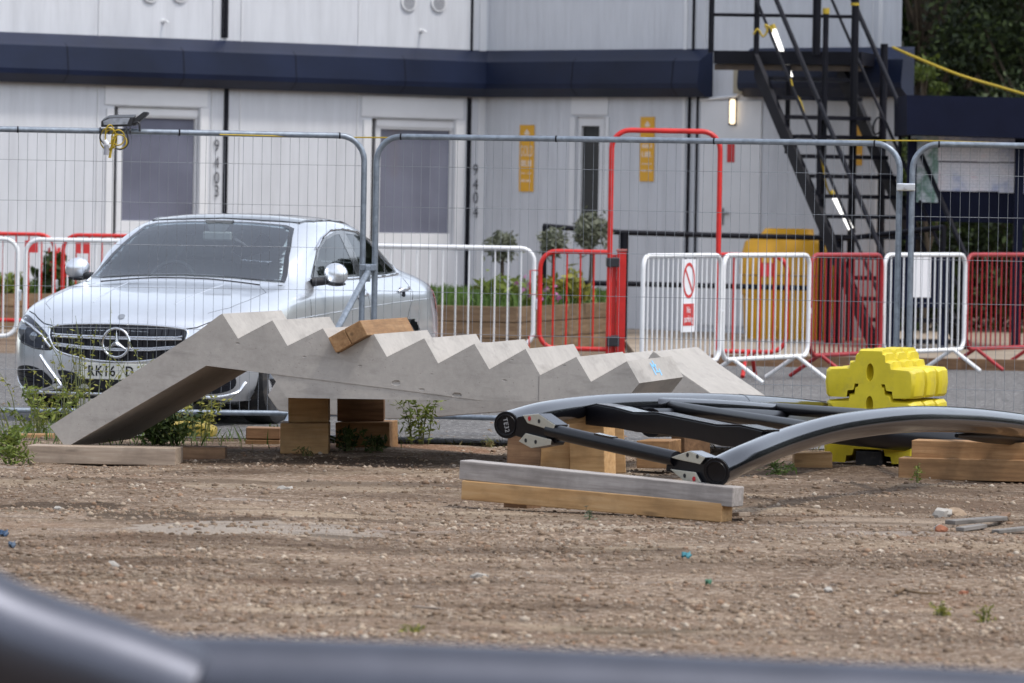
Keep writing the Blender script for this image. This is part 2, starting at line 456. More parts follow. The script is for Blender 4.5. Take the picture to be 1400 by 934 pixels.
def gravel_mat():
    t = NT('gravel_ground'); co = t.coord()
    big = t.noise(t.coord((.55, 1.0, 1)), 1.1, 8, .68)
    mid = t.noise(co, 5, 6, .65)
    c = t.ramp(big, [(.36, (.045, .029, .019)), (.46, (.125, .086, .060)), (.57, (.24, .178, .132)), (.70, (.35, .28, .22))])
    c = t.mix(.45, c, t.ramp(mid, [(.3, (.06, .04, .027)), (.5, (.17, .122, .088)), (.75, (.32, .25, .195))]))
    v = t.n('ShaderNodeTexVoronoi'); v.inputs['Scale'].default_value = 55; t.l(co, v.inputs['Vector'])
    hs = t.n('ShaderNodeSeparateColor'); t.l(v.outputs['Color'], hs.inputs[0])
    st = t.ramp(hs.outputs[0], [(0, (.04, .028, .02)), (.3, (.13, .09, .062)), (.6, (.22, .165, .12)), (.85, (.34, .275, .215)), (1, (.5, .45, .39))])
    c = t.mix(.5, c, st)
    red = t.noise(co, 1.3, 5, .6)
    c = t.mix(t.ramp(red, [(.55, (0, 0, 0)), (.75, (.35,) * 3)]), c, (.20, .10, .055))
    grey = t.noise(t.coord((.5, 2.2, 1)), .8, 4, .6)
    c = t.mix(t.ramp(grey, [(.60, (0, 0, 0)), (.72, (.55,) * 3)]), c, (.30, .28, .265))
    fine = t.noise(co, 140, 3, .6)
    sx = t.n('ShaderNodeSeparateXYZ'); t.l(co, sx.inputs[0]); wob = t.noise(co, 2.6, 6, .65)
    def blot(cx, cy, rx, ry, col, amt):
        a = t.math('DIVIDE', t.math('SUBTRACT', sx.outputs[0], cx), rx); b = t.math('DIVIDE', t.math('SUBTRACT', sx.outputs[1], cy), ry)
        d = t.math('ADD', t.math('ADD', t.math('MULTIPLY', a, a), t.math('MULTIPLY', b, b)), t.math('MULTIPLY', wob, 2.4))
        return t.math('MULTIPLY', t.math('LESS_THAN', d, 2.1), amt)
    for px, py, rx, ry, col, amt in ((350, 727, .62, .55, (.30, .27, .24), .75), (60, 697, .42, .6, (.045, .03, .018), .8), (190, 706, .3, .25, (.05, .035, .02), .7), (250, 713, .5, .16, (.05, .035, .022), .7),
        (480, 634, 1.1, .32, (.06, .038, .024), .75), (470, 622, .9, .3, (.22, .11, .06), .5), (720, 820, .32, .14, (.06, .045, .03), .6), (860, 858, .3, .16, (.055, .04, .022), .6), (860, 752, .3, .14, (.08, .055, .035), .6), (470, 735, .3, .1, (.06, .04, .025), .7),  # first entry paints the stair flight's shadow strip into the ground colour
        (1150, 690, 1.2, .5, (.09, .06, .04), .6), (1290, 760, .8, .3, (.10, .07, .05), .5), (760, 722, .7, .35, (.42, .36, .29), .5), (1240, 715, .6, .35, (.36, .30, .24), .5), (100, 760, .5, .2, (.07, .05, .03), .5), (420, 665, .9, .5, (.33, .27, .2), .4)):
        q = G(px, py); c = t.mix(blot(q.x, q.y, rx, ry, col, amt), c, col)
    band = t.noise(t.coord((.22, 1.5, 1)), 1.0, 7, .62)
    c = t.mix(t.ramp(band, [(.50, (0, 0, 0)), (.60, (.62,) * 3)]), c, (.065, .042, .027))
    pale = t.noise(t.coord((.3, 1.1, 1), rot=(0, 0, .2)), 1.3, 7, .65)
    c = t.mix(t.ramp(pale, [(.54, (0, 0, 0)), (.66, (.5,) * 3)]), c, (.40, .33, .245))
    c = t.mix(1.0, c, (1.04, 1.0, .945), 'MULTIPLY')
    h = t.math('ADD', t.math('MULTIPLY', v.outputs['Distance'], -.8), t.math('MULTIPLY', fine, .6))
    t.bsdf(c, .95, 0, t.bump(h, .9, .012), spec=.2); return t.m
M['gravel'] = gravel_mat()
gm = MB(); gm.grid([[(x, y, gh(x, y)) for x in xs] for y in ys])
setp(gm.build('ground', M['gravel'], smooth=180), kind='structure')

def ghz(x, y): return gh(x, y)
# loose stones: one uncountable mass
def stones(n, smin, smax, y0, y1, spread, seed):
    r = np.random.default_rng(seed)
    ico = bmesh.new(); bmesh.ops.create_icosphere(ico, subdivisions=1, radius=1.0)
    iv = np.array([v.co[:] for v in ico.verts]); fi = np.array([[v.index for v in f.verts] for f in ico.faces]); ico.free()
    u = r.uniform(0, 1, n); yy = 1 / (1 / y0 + (1 / y1 - 1 / y0) * u ** .9)      # denser near
    xx = r.uniform(-1, 1, n) * (yy * .105 + spread)
    dens = np.array([noise.noise((a * .8, b * 1.2, 3.3)) for a, b in zip(xx, yy)])
    keep = dens * 1.5 + r.uniform(-.9, .6, n) > -.2; xx, yy = xx[keep], yy[keep]; n = len(xx)
    s = smin * (smax / smin) ** (r.uniform(0, 1, n) ** 3.8)
    zz = np.array([gh(a, b) for a, b in zip(xx, yy)])
    ang = r.uniform(0, 6.283, n); sc = r.uniform(.65, 1.35, (n, 3)) * s[:, None]; sc[:, 2] *= .68
    jit = 1 + r.uniform(-.28, .28, (n, len(iv)))
    v = iv[None] * jit[:, :, None] * sc[:, None]
    c, si = np.cos(ang)[:, None], np.sin(ang)[:, None]
    V = np.stack([v[..., 0] * c - v[..., 1] * si + xx[:, None], v[..., 0] * si + v[..., 1] * c + yy[:, None], v[..., 2] + (zz + s * .15)[:, None]], -1)
    Fc = fi[None] + (np.arange(n) * len(iv))[:, None, None]
    return V.reshape(-1, 3), Fc.reshape(-1, 3)
t = NT('gravel_stone'); g = t.n('ShaderNodeNewGeometry')
c = t.ramp(g.outputs['Random Per Island'], [(0, (.045, .030, .022)), (.18, (.15, .105, .076)), (.40, (.25, .188, .142)), (.52, (.27, .155, .10)), (.60, (.19, .175, .17)), (.68, (.31, .245, .19)), (.82, (.40, .34, .275)), (.93, (.50, .44, .37)), (1, (.66, .62, .56))])
co = t.coord(); c = t.mix(.3, c, t.ramp(t.noise(co, 60, 4), [(.3, (.12, .085, .06)), (.7, (.32, .26, .2))]))
bg_ = t.noise(t.coord((.55, 1.0, 1)), 1.1, 8, .68); c = t.mix(.28, c, t.ramp(bg_, [(.36, (.085, .055, .034)), (.48, (.19, .135, .09)), (.62, (.33, .255, .185))]))
band = t.noise(t.coord((.22, 1.5, 1)), 1.0, 7, .62)
c = t.mix(t.ramp(band, [(.50, (0, 0, 0)), (.60, (.5,) * 3)]), c, (.075, .05, .033))
c = t.mix(1.0, c, (1.04, 1.0, .945), 'MULTIPLY')
t.bsdf(c, .9, 0, t.bump(t.noise(co, 160, 3), .4, .004), spec=.25); M['stone'] = t.m
v, f = stones(80000, .0042, .019, 15.5, 33.6, .25, 5)
o = np_mesh('gravel', v, f, M['stone']); setp(o, 'loose brown and grey gravel strewn over the bare ground', None, None, 'stuff')

# asphalt yard behind the fence
def asphalt():
    t = NT('asphalt'); co = t.coord()
    a = t.noise(co, .5, 5, .6); v = t.n('ShaderNodeTexVoronoi'); v.inputs['Scale'].default_value = 48; t.l(co, v.inputs['Vector'])
    hs = t.n('ShaderNodeSeparateColor'); t.l(v.outputs['Color'], hs.inputs[0])
    c = t.ramp(a, [(.3, (.085, .08, .078)), (.7, (.15, .142, .136))])
    c = t.mix(.5, c, t.ramp(hs.outputs[0], [(0, (.05, .05, .05)), (.6, (.13, .125, .12)), (.85, (.22, .21, .205)), (1, (.5, .49, .48))]))
    t.bsdf(c, .9, 0, t.bump(v.outputs['Distance'], .5, .006), spec=.25); return t.m
M['asphalt'] = asphalt()
rm = MB(); X = np.arange(-30, 30.1, .25)
front = [(x, 33.25 + .22 * noise.noise((x * .9, 0, 0)) + .1 * noise.noise((x * 4, 1, 0)), .006) for x in X]
rm.grid([front, [(x, 50.06, .006) for x in X]])
setp(rm.build('road', M['asphalt']), kind='structure')
v, f = stones(3500, .006, .02, 33.2, 40, .6, 9)
for i in range(len(v)): pass
o = np_mesh('road_grit', v, f, M['stone']); setp(o, 'loose grit scattered along the edge of the grey asphalt', None, None, 'stuff')

# beige paved terrace in front of the cabins
M['paving'] = simple('beige_paving', (.27, .215, .16), .85, 0, .2, 1.2, bump=.2, dirt=(.15, .115, .08), dscale=1.5, damt=.6, dlo=.5)
tm = MB(); tm.prism([(1.25, 50.15, 0), (12, 50.15, 0), (12, 72, 0), (1.25, 72, 0)], (0, 0, .06)); 
setp(tm.build('terrace', M['paving']), kind='structure')
pm = MB(); pm.prism([(-30, 56.2, 0), (1.24, 56.2, 0), (1.24, 72, 0), (-30, 72, 0)], (0, 0, .05))
setp(pm.build('footpath', M['paving']), kind='structure')
e = MB()
for k in range(5): e.box2((1.25 + k * 2.2, 50.07, -.02), (1.25 + k * 2.2 + 2.19, 50.14, .115))
o = e.build('timber_edging', M['timber_dark'], bevel=.004); setp(o, 'low brown timber edging board along the front of the beige terrace', 'edging')
# ------------------------------------------------------------------ cabins
Cc = Vector((-.36, 63.6, 0)); A = Cc + (Vector((-7.9, 58.07, 0)) - Cc) * 1.35; E = Vector((4.44, 59.27, 0))
class Fac:
    def __init__(s, p, q):
        s.o = p.copy(); s.d = (q - p).normalized(); s.inn = Vector((-s.d.y, s.d.x, 0)); s.L = (q - p).length
        s.M = Matrix(((s.d.x, s.inn.x, 0, p.x), (s.d.y, s.inn.y, 0, p.y), (0, 0, 1, 0), (0, 0, 0, 1)))
    def px(s, px, py, off=0):
        v = PL(px, py, s.o - s.inn * off, s.inn) - s.o
        return v.dot(s.d), v.z
    def W(s, a, b, z): return s.M @ Vector((a, b, z))
FL = Fac(A, Cc); FR = Fac(Cc, E)
HT = 5.75
bld = thing('cabin_building', 'two storey white modular site cabins with a dark navy band between the storeys', 'site cabin', Cc)

def wall(fac, ops, mat, s0, s1):
    ss = sorted({s0, s1} | {o[0] for o in ops} | {o[1] for o in ops}); zs = sorted({0.0, HT} | {o[2] for o in ops} | {o[3] for o in ops})
    m = MB()
    for a, b in zip(ss, ss[1:]):
        for c, d in zip(zs, zs[1:]):
            mx, mz = (a + b) / 2, (c + d) / 2
            if any(o[0] < mx < o[1] and o[2] < mz < o[3] for o in ops): continue
            m.add([(a, 0, c), (b, 0, c), (b, 0, d), (a, 0, d)], [(0, 1, 2, 3)])
    for a, b, c, d in ops:
        D = .13
        m.add([(a, 0, c), (a, D, c), (a, D, d), (a, 0, d)], [(0, 1, 2, 3)])
        m.add([(b, 0, c), (b, 0, d), (b, D, d), (b, D, c)], [(0, 1, 2, 3)])
        m.add([(a, 0, d), (a, D, d), (b, D, d), (b, 0, d)], [(0, 1, 2, 3)])
        m.add([(a, 0, c), (b, 0, c), (b, D, c), (a, D, c)], [(0, 1, 2, 3)])
        m.add([(a, D + .45, c), (b, D + .45, c), (b, D + .45, d), (a, D + .45, d)], [(0, 1, 2, 3)])
    return m.build('wall', mat, bld, frm=fac.M)
def span(fac, x0, x1, y0, y1):
    xm, ym = (x0 + x1) / 2, (y0 + y1) / 2
    return (fac.px(x0, ym)[0], fac.px(x1, ym)[0], fac.px(xm, y1)[1], fac.px(xm, y0)[1])
w1 = span(FL, 155, 271, 147, 322); w2 = span(FL, 507, 620, 163, 338); w3 = span(FR, 787, 826, 160, 338)
wall(FL, [w1, w2], M['wall'], 0, FL.L); wall(FR, [w3], M['wall_rib'], 0, FR.L)
# far sides, back and roof
bk = MB()
back = [A, A + FL.inn * 6, Vector((0.5, 72, 0)), Vector((4.62, 66.5, 0)), E]
for p, q in zip(back, back[1:]): bk.add([p, q, q + Vector((0, 0, HT)), p + Vector((0, 0, HT))], [(0, 1, 2, 3)])
bk.build('side_wall', M['wall'], bld)
rf = MB(); rp = [A, Cc, E, back[3], back[2], back[1]]
rf.prism([p + Vector((0, 0, HT)) for p in rp], (0, 0, .12)); rf.build('roof', M['navy'], bld)

def fbox(fac, name, mat, a, b, c, d, off0, off1, parent=None, bevel=0):
    """box on a facade: along a..b, height c..d, standing off0..off1 outward"""
    m = MB(); m.box2((a, -off1, c), (b, -off0, d))
    return m.build(name, mat, parent or bld, frm=fac.M, bevel=bevel)
# windows
def window(fac, wn, glass, lead, shutter, low):
    a, b, c, d = wn
    fr = MB(); t = .075
    z0 = c + low
    x0 = a + lead
    for lo, hi in (((x0, z0 - .13), (b, z0)), ((x0, d - shutter), (b, d)), ((x0, z0), (x0 + t, d - shutter)), ((b - .02, z0), (b, d - shutter))):
        fr.box2((lo[0], .045, lo[1]), (hi[0], .115, hi[1]))
    f = fr.build('window', M['trim'], bld, frm=fac.M, bevel=.004)
    g = MB(); g.box2((x0 + t, .082, z0), (b - .02, .095, d - shutter)); g.build('pane', glass, f, frm=fac.M)
    s = MB(); s.box2((x0 - .002, .03, d - .10), (b, .044, d - .012)); s.build('shutter_box', M['trim'], f, frm=fac.M)
    k = MB(); k.box2((a + .003, .06, c + .003), (a + .06, .075, d - .003)); k.build('reveal_strip', M['joint'], f, frm=fac.M)
    if low > .05:
        p = MB(); p.box2((x0, .05, c), (b, .085, z0 - .132)); p.build('panel', M['trim'], f, frm=fac.M)
    return f
window(FL, w1, M['shade_glass'], .075, .125, .17)
window(FL, w2, M['shade_glass'], .09, .13, .17)
fr = MB(); a, b, c, d = w3
for lo, hi in (((a, c), (b, c + .06)), ((a, d - .11), (b, d)), ((a, c + .06), (a + .05, d - .11)), ((b - .12, c + .06), (b - .03, d - .11))):
    fr.box2((lo[0], .03, lo[1]), (hi[0], .11, hi[1]))
f = fr.build('window', M['trim'], bld, frm=FR.M, bevel=.004)
g = MB(); g.box2((a + .05, .07, c + .06), (b - .12, .082, d - .11)); g.build('pane', M['dark_glass'], f, frm=FR.M)
cu = MB()
for k in range(5): cu.box2((a + .13 + k * .026, .095 + .012 * (k % 2), c + .06), (a + .148 + k * .026, .105 + .012 * (k % 2), d - .13))
cu.build('curtain', simple('grey_blind', (.16, .16, .17), .7), f, frm=FR.M)
k = MB(); k.box2((b - .028, .02, c), (b - .002, .09, d)); k.build('reveal_strip', M['joint'], f, frm=FR.M)
# cover panels and trims round the windows
for fac, x0, x1, y0, y1 in ((FL, 143, 283, 116, 145), (FL, 494, 633, 133, 161), (FR, 782, 832, 132, 157)):
    a, b, c, d = span(fac, x0, x1, y0, y1); fbox(fac, 'lintel_panel', M['trim'], a, b, c, d, .002, .016)
for fac, x0, x1, y0, y1 in ((FL, 272, 283, 148, 330), (FL, 144, 154, 148, 330), (FL, 621, 633, 164, 340), (FL, 495, 506, 164, 340), (FR, 779, 786, 160, 340), (FR, 827, 832, 160, 338)):
    a, b, c, d = span(fac, x0, x1, y0, y1); fbox(fac, 'window_trim', M['trim'], a, b, c, d, .002, .02)
# joint strips between units, corner posts
for fac, x, y0, y1, wd in ((FL, 308.5, -30, 52, .05), (FL, 303.5, -30, 52, .012), (FL, 309, 117, 420, .05), (FL, 645, -30, 72, .02), (FL, 641, 134, 430, .05), (FR, 950, -30, 70, .02), (FR, 944, 128, 450, .028), (FR, 955, 130, 450, .012)):
    s, zt = fac.px(x, y0 if y0 > -1 else 0); _, zb = fac.px(x, y1)
    if y0 < 0: zt = HT
    zb = max(zb, .06)
    if y1 > 400: zb = .06
    fbox(fac, 'joint_strip', M['joint'], s - wd / 2, s + wd / 2, zb, zt, .002, .03)
for fac, x, wd in ((FL, 329, .012), (FL, 659, .10), (FR, 937, .05), (FR, 1203, .05), (FL, 134, .01), (FL, 489, .01), (FR, 1193, .008), (FR, 964, .008), (FL, 290, .008)):
    s = fac.px(x, 90)[0]
    fbox(fac, 'corner_trim', M['trim'], s - wd / 2, s + wd / 2, .06, HT - .01, .001, .014)
# fascia band
prof = [(.003, 3.44), (.16, 3.33), (.22, 3.29), (.25, 3.02), (.24, 2.96), (.12, 2.86), (.003, 2.86)]
def fascia(fac, s0, s1, cut0=0., cut1=0.):
    m = MB(); n = len(prof)
    r0 = [(s0 + cut0 * o, -o, z) for o, z in prof]; r1 = [(s1 + cut1 * o, -o, z) for o, z in prof]
    m.add(r0 + r1, [tuple(range(n)), tuple(reversed(range(n, 2 * n)))] + [(i, i + n, (i + 1) % n + n, (i + 1) % n) for i in range(n)])
    o = m.build('fascia', M['navy'], bld, frm=fac.M, recalc=True)
    k = 1
    while s0 + k * 1.6 < s1 - .2:
        q = MB(); x = s0 + k * 1.6
        rr = [(x, -o_ - .003, z) for o_, z in prof[1:6]]; r2 = [(x + .012, -o_ - .003, z) for o_, z in prof[1:6]]
        q.grid([rr, r2]); q.build('seam', M['joint'], o, frm=fac.M); k += 1
tn = math.tan(.5 * math.acos(FL.d.dot(FR.d)))
fascia(FL, .0, FL.L, 0, -tn)
sA = FR.px(975, 100)[0]; sB = FR.px(1026, 100)[0]
fascia(FR, 0, sA, tn, -.15); fascia(FR, sB, FR.L + .2, 0, 0)
# upper-wall vents and pipe stubs
for x, y in ((205, -9), (246, -9), (558, 3), (599, 4)):
    s, z = FL.px(x, y); m = MB(); m.disc((s, -.004, z), (0, -1, 0), .115, .022, 24)
    v_ = m.build('vent', M['trim'], bld, frm=FL.M, bevel=.006)
    m = MB()
    for k in range(-4, 5):
        h = math.sqrt(max(0, .085 ** 2 - (k * .019) ** 2)); m.box2((s - h, -.034, z + k * .019 - .004), (s + h, -.027, z + k * .019 + .004))
    m.build('louvre', simple('vent_grey', (.3, .3, .32), .6), v_, frm=FL.M)
for x, y in ((223, 29), (575, 42)):
    s, z = FL.px(x, y); m = MB(); m.tube([(s, .0, z), (s, -.07, z), (s + .02, -.10, z - .025)], [.014, .014, .011], 8); m.disc((s, -.002, z), (0, -1, 0), .028, .01)
    m.build('overflow_pipe', M['trim'], bld, frm=FL.M, smooth=40)
# stencilled unit numbers
for fac, x, ys_, txt in ((FL, 295, (200, 223, 244, 262), '9403'), (FL, 649, (233, 253, 271, 291), '9404')):
    for ch, y in zip(txt, ys_):
        s, z = fac.px(x, y)
        text_obj('unit_number', ch, .20, M['ink'], bld, fac.M @ Matrix.Translation((s, -.021, z)) @ Matrix.Rotation(rad(90), 4, 'X'), .0006, sx=.8)
# door right of the joint, with lever handle
a, b, c, d = span(FR, 957, 1040, 138, 446)
dm = fbox(FR, 'door', M['trim'], a, b, c, d, .002, .022, bevel=.004)
s, z = FR.px(990, 296); m = MB(); m.box((s, -.03, z), (.03, .012, .20)); m.box((s + .05, -.055, z + .04), (.12, .018, .02)); m.box((s, -.042, z + .04), (.02, .02, .02))
m.build('handle', simple('handle_grey', (.2, .2, .21), .4, .5), dm, frm=FR.M)
m = MB(); s, z = FR.px(1000, 132); m.tube([(s - .45, -.03, z - .04), (s + .1, -.03, z), (s + .35, -.03, z + .22), (s + .38, -.03, z + .45)], .02, 8); m.build('conduit', M['trim'], bld, frm=FR.M, smooth=50)
m = MB(); s, z = FR.px(1022, 108); m.box2((s - .06, -.2, z - .18), (s + .08, -.015, z + .16)); m.build('junction_box', simple('dirty_cream', (.32, .28, .2), .6), bld, frm=FR.M, bevel=.01)
# bulkhead lamp (lit)
s, z = FR.px(1006, 153)
lamp = thing('wall_lamp', 'lit upright bulkhead lamp on the white wall beside the black stairs', 'lamp', FR.W(s, 0, z))
m = MB(); m.box2((s - .075, -.05, z - .16), (s + .03, -.016, z + .16)); m.build('backplate', M['black_plastic'], lamp, bevel=.008, frm=FR.M)
t = NT('lamp_glow'); em = t.n('ShaderNodeEmission'); em.inputs[0].default_value = (1, .80, .55, 1); em.inputs[1].default_value = .9; t.l(em.outputs[0], t.out.inputs[0]); M['glow'] = t.m
t = NT('tube_glow'); em = t.n('ShaderNodeEmission'); em.inputs[0].default_value = (1, .98, .94, 1); em.inputs[1].default_value = 1.2; t.l(em.outputs[0], t.out.inputs[0]); M['tube_glow'] = t.m
m = MB(); m.box2((s - .03, -.10, z - .15), (s + .05, -.052, z + .15)); m.build('diffuser', M['glow'], lamp, bevel=.03, frm=FR.M)
# red extinguisher-style notice
a, b, c, d = span(FR, 996, 1006, 197, 222)
o = fbox(FR, 'safety_notice', M['red_plate'], a, b, c, d, .023, .028); 
o.parent = None; o.matrix_basis = FR.M; setp(o, 'small red notice on the white wall below the lit bulkhead lamp', 'notice')

# tall yellow signs
def gold_sign(x0, x1, y0, y1, label, rows, word=None):
    a, b, c, d = span(FR, x0, x1, y0, y1)
    root = thing('wall_sign', label, 'sign', FR.W((a + b) / 2, 0, c), group='tall yellow signs on the cabin wall')
    m = MB(); m.box2((a, -.014, c), (b, -.004, d)); p = m.build('board', M['sign_yellow'], root, frm=FR.M)
    w_, h_ = b - a, d - c
    for (r0, r1, n) in rows:            # small print too far off to read: a row of pale strokes
        zb, zt = d - h_ * r1, d - h_ * r0; e = (zt - zb) * .12
        pts = [(a + w_ * .12, -.0165, zb)]
        for k in range(n):
            x = a + w_ * (.12 + .76 * (k + .5) / n); ww = w_ * .76 / n * .34
            if (k * 7 + int(r0 * 50)) % 5 == 4: continue
            pts += [(x - ww, -.0165, zb + e), (x - ww, -.0165, zt), (x + ww, -.0165, zt), (x + ww, -.0165, zb + e)]
        pts += [(b - w_ * .12, -.0165, zb + e), (b - w_ * .12, -.0165, zb)]
        mm = MB(); mm.prism(pts, (0, .002, 0)); mm.build('text_line', M['sign_pale'], root, frm=FR.M)
    if word:
        z = d - h_ * .40
        text_obj('lettering', word, .19, M['sign_pale'], root, FR.M @ Matrix.Translation(((a + b) / 2, -.0165, z)) @ Matrix.Rotation(rad(90), 4, 'X'), .001, sx=w_ * .86 / (.19 * 2.65))
    e_ = MB(); e_.prism([(a + w_ * .3, -.0165, d - h_ * .13), (a + w_ * .5, -.0165, d - h_ * .06), (a + w_ * .72, -.0165, d - h_ * .13), (a + w_ * .6, -.0165, d - h_ * .155), (a + w_ * .4, -.0165, d - h_ * .155)], (0, .002, 0))
    e_.build('emblem', M['sign_pale'], root, frm=FR.M)
gold_sign(711, 730.5, 171, 262, 'tall yellow sign reading GOLD on the white cabin wall left of the narrow window', [(.53, .62, 8), (.715, .735, 5), (.82, .855, 10)], 'GOLD')
gold_sign(876, 895, 160, 248, 'tall yellow sign on the white cabin wall behind the red hoop gate', [(.42, .48, 6), (.54, .62, 7), (.72, .74, 4), (.82, .85, 8)])
gold_sign(1165, 1180, 152, 226, 'tall yellow sign half hidden behind the treads of the black stairs', [(.45, .55, 6), (.8, .84, 7)])

# ------------------------------------------------------------------ black steel stairs
YS = 58.2
st = thing('steel_staircase', 'black steel external staircase with landing and rails at the cabin corner', 'staircase', G(1120, 452))
dirn = Vector((.33, -.94, 0)).normalized(); side = Vector((.94, .33, 0)).normalized()
T1 = P(1059, 131, YS)             # left end of the first tread seen
rise, going, WID = .222, .255, .98
land_z = T1.z + 2 * rise + .06
m = MB()
l0 = P(976, 75, YS + .75); l0.z = land_z; l1 = P(1178, 75, YS + .3); l1.z = land_z
dl = (l1 - l0); dl.z = 0; dl.normalize(); bk_ = Vector((-dl.y, dl.x, 0))
m.prism([l0 + Vector((0, 0, -.13)), l1 + Vector((0, 0, -.13)), l1 + bk_ * 1.0 + Vector((0, 0, -.13)), l0 + bk_ * .8 + Vector((0, 0, -.13))], (0, 0, .15)); m.build('landing', M['black_steel'], st)
m = MB(); m.prism([l0 + bk_ * .04 + Vector((0, 0, -.20)), l1 + bk_ * .04 + Vector((0, 0, -.20)), l1 + bk_ * .12 + Vector((0, 0, -.20)), l0 + bk_ * .12 + Vector((0, 0, -.20))], (0, 0, .066)); m.build('landing_beam', simple('rusty_beam', (.07, .05, .035), .8, 0, .3, 8), st)
NS = 14
for s_ in (0, 1):
    m = MB(); a0 = T1 + side * (WID * s_) - dirn * going * 2 + Vector((0, 0, rise * 2 - .1)); n_ = 12.6
    a1 = T1 + side * (WID * s_) + dirn * going * n_ + Vector((0, 0, -rise * n_ - .1))
    m.prism([a0 + Vector((0, 0, -.12)), a0 + Vector((0, 0, .14)), a1 + Vector((0, 0, .14)), a1 + Vector((0, 0, -.12))], side * (.05 if s_ else -.05))
    m.build('stringer', M['black_steel'], st)
    for nm, h, r in (('handrail', 1.10, .028), ('mid_rail', .58, .018)):
        q = MB(); b0 = a0 + Vector((0, 0, .05 + h)) - dirn * going * 3 * (1 if s_ else .9) + Vector((0, 0, rise * 3)); b1 = a1 + Vector((0, 0, h))
        q.tube([b0, b1], r, 8); q.build(nm, M['black_steel'], st, smooth=50)
    q = MB(); e1 = a1 - dirn * .1; q.tube([Vector((e1.x, e1.y, .06)), e1 + Vector((0, 0, 1.16))], .035, 8); q.build('newel_post', M['black_steel'], st, smooth=50)
    q = MB(); e1 = T1 + side * (WID * s_) + dirn * going * 5.2 + Vector((0, 0, -rise * 5.2)); q.tube([e1, e1 + Vector((0, 0, 1.1))], .022, 8); q.build('baluster', M['black_steel'], st, smooth=50)
for k in range(-1, 13):
    m = MB(); c0 = T1 + dirn * going * k + Vector((0, 0, -rise * k))
    m.prism([c0 + side * .002, c0 + side * (WID - .002), c0 + side * (WID - .002) + dirn * .25, c0 + side * .002 + dirn * .25], (0, 0, -.045))
    m.build('tread', M['black_steel'], st)
def post(px, ytop, ybot, Y, r, name='post', cap=False):
    a_ = P(px, ytop, Y); q = MB(); zb = .06 if ybot is None else P(px, ybot, Y).z
    q.tube([(a_.x, a_.y, zb), tuple(a_)], r, 10); o = q.build(name, M['black_steel'], st, smooth=50)
    if cap:
        q = MB(); q.tube([(a_.x, a_.y, a_.z - .05), (a_.x, a_.y, a_.z + .015)], r + .006, 10); q.build('cap', M['cable_yellow'], o, smooth=50)
post(1129.5, 13, None, YS - .2, .034, cap=True)
post(1170, -12, None, YS - .15, .045)
q = MB(); a_ = P(1169, 4, YS - .15); q.tube([(a_.x, a_.y, a_.z - .03), tuple(a_)], .051, 10); q.build('yellow_band', M['cable_yellow'], st, smooth=50)
post(974, -40, 72, YS + .74, .034); post(1036, -40, 75, YS + .6, .034); post(1118, -40, 75, YS + .35, .05); post(1078, 90, 210, YS + .5, .03); post(1209, 60, None, YS + .2, .045, 'rear_post')
for y in (20, -38):
    q = MB(); q.tube([P(974, y, YS + .74), P(1170, y + 3, YS + .3)], .02, 8); q.build('guard_rail', M['black_steel'], st, smooth=50)
for k, (xa, ya, xb, yb) in enumerate(((1058, 41, 1081, 106), (1140, 268, 1164, 314))):
    a_, b_ = P(xa, ya, YS + .9 - k * 2.05), P(xb, yb, YS + .75 - k * 2.15)
    d_ = (b_ - a_).normalized()
    lt = thing('tube_light', ('upper', 'lower')[k] + ' lit white tube light strapped along the black staircase', 'tube light', a_, group='tube lights on the black staircase')
    q = MB(); q.tube([a_, b_], .031, 12); q.build('diffuser', M['tube_glow'], lt, smooth=50)
    q = MB(); q.tube([a_ - d_ * .06, a_ - d_ * .004], .036, 12); q.build('end_cap', M['cable_yellow'], lt, smooth=50)
    q = MB(); q.tube([b_ + d_ * .004, b_ + d_ * .04], .036, 12); q.build('end_cap', M['black_plastic'], lt, smooth=50)
q = MB(); pts = [P(x, y, YS - .35) for x, y in ((1030, 47), (1036, 40), (1043, 50), (1049, 42), (1046, 34), (1053, 38), (1056, 44))]
q.tube(catmull(pts, 5), .013, 6); pts = [P(x, y, YS - .5) for x, y in ((1081, 108), (1086, 126), (1095, 140), (1104, 170), (1120, 205), (1128, 245), (1133, 262), (1140, 268))]
q.tube(catmull(pts, 5), .012, 6); o = q.build('power_cable', M['cable_yellow'], smooth=60); setp(o, 'yellow lamp cable looped along the black staircase', 'cable')
q = MB(); pts = [P(1200, 172, YS - 1) + Vector((.05 * math.cos(a), 0, .09 * math.sin(a) + .03 * math.cos(a))) for a in np.linspace(0, 6.28, 17)[:-1]]
q.tube(pts, .012, 6, closed=True); q.build('hook_ring', M['black_steel'], st, smooth=60)

# yellow hanging cable from the corner to the trees
q = MB(); pts = [P(x, y, Y) for x, y, Y in ((1221, 65, 59), (1255, 80, 58.6), (1310, 102, 58.2), (1370, 120, 58), (1440, 138, 57.5), (1560, 150, 57))]
q.tube(catmull(pts, 6), .017, 8); o = q.build('overhead_cable', M['cable_yellow'], smooth=60); setp(o, 'thick yellow cable sagging from the cabin corner past the dark trees', 'cable')

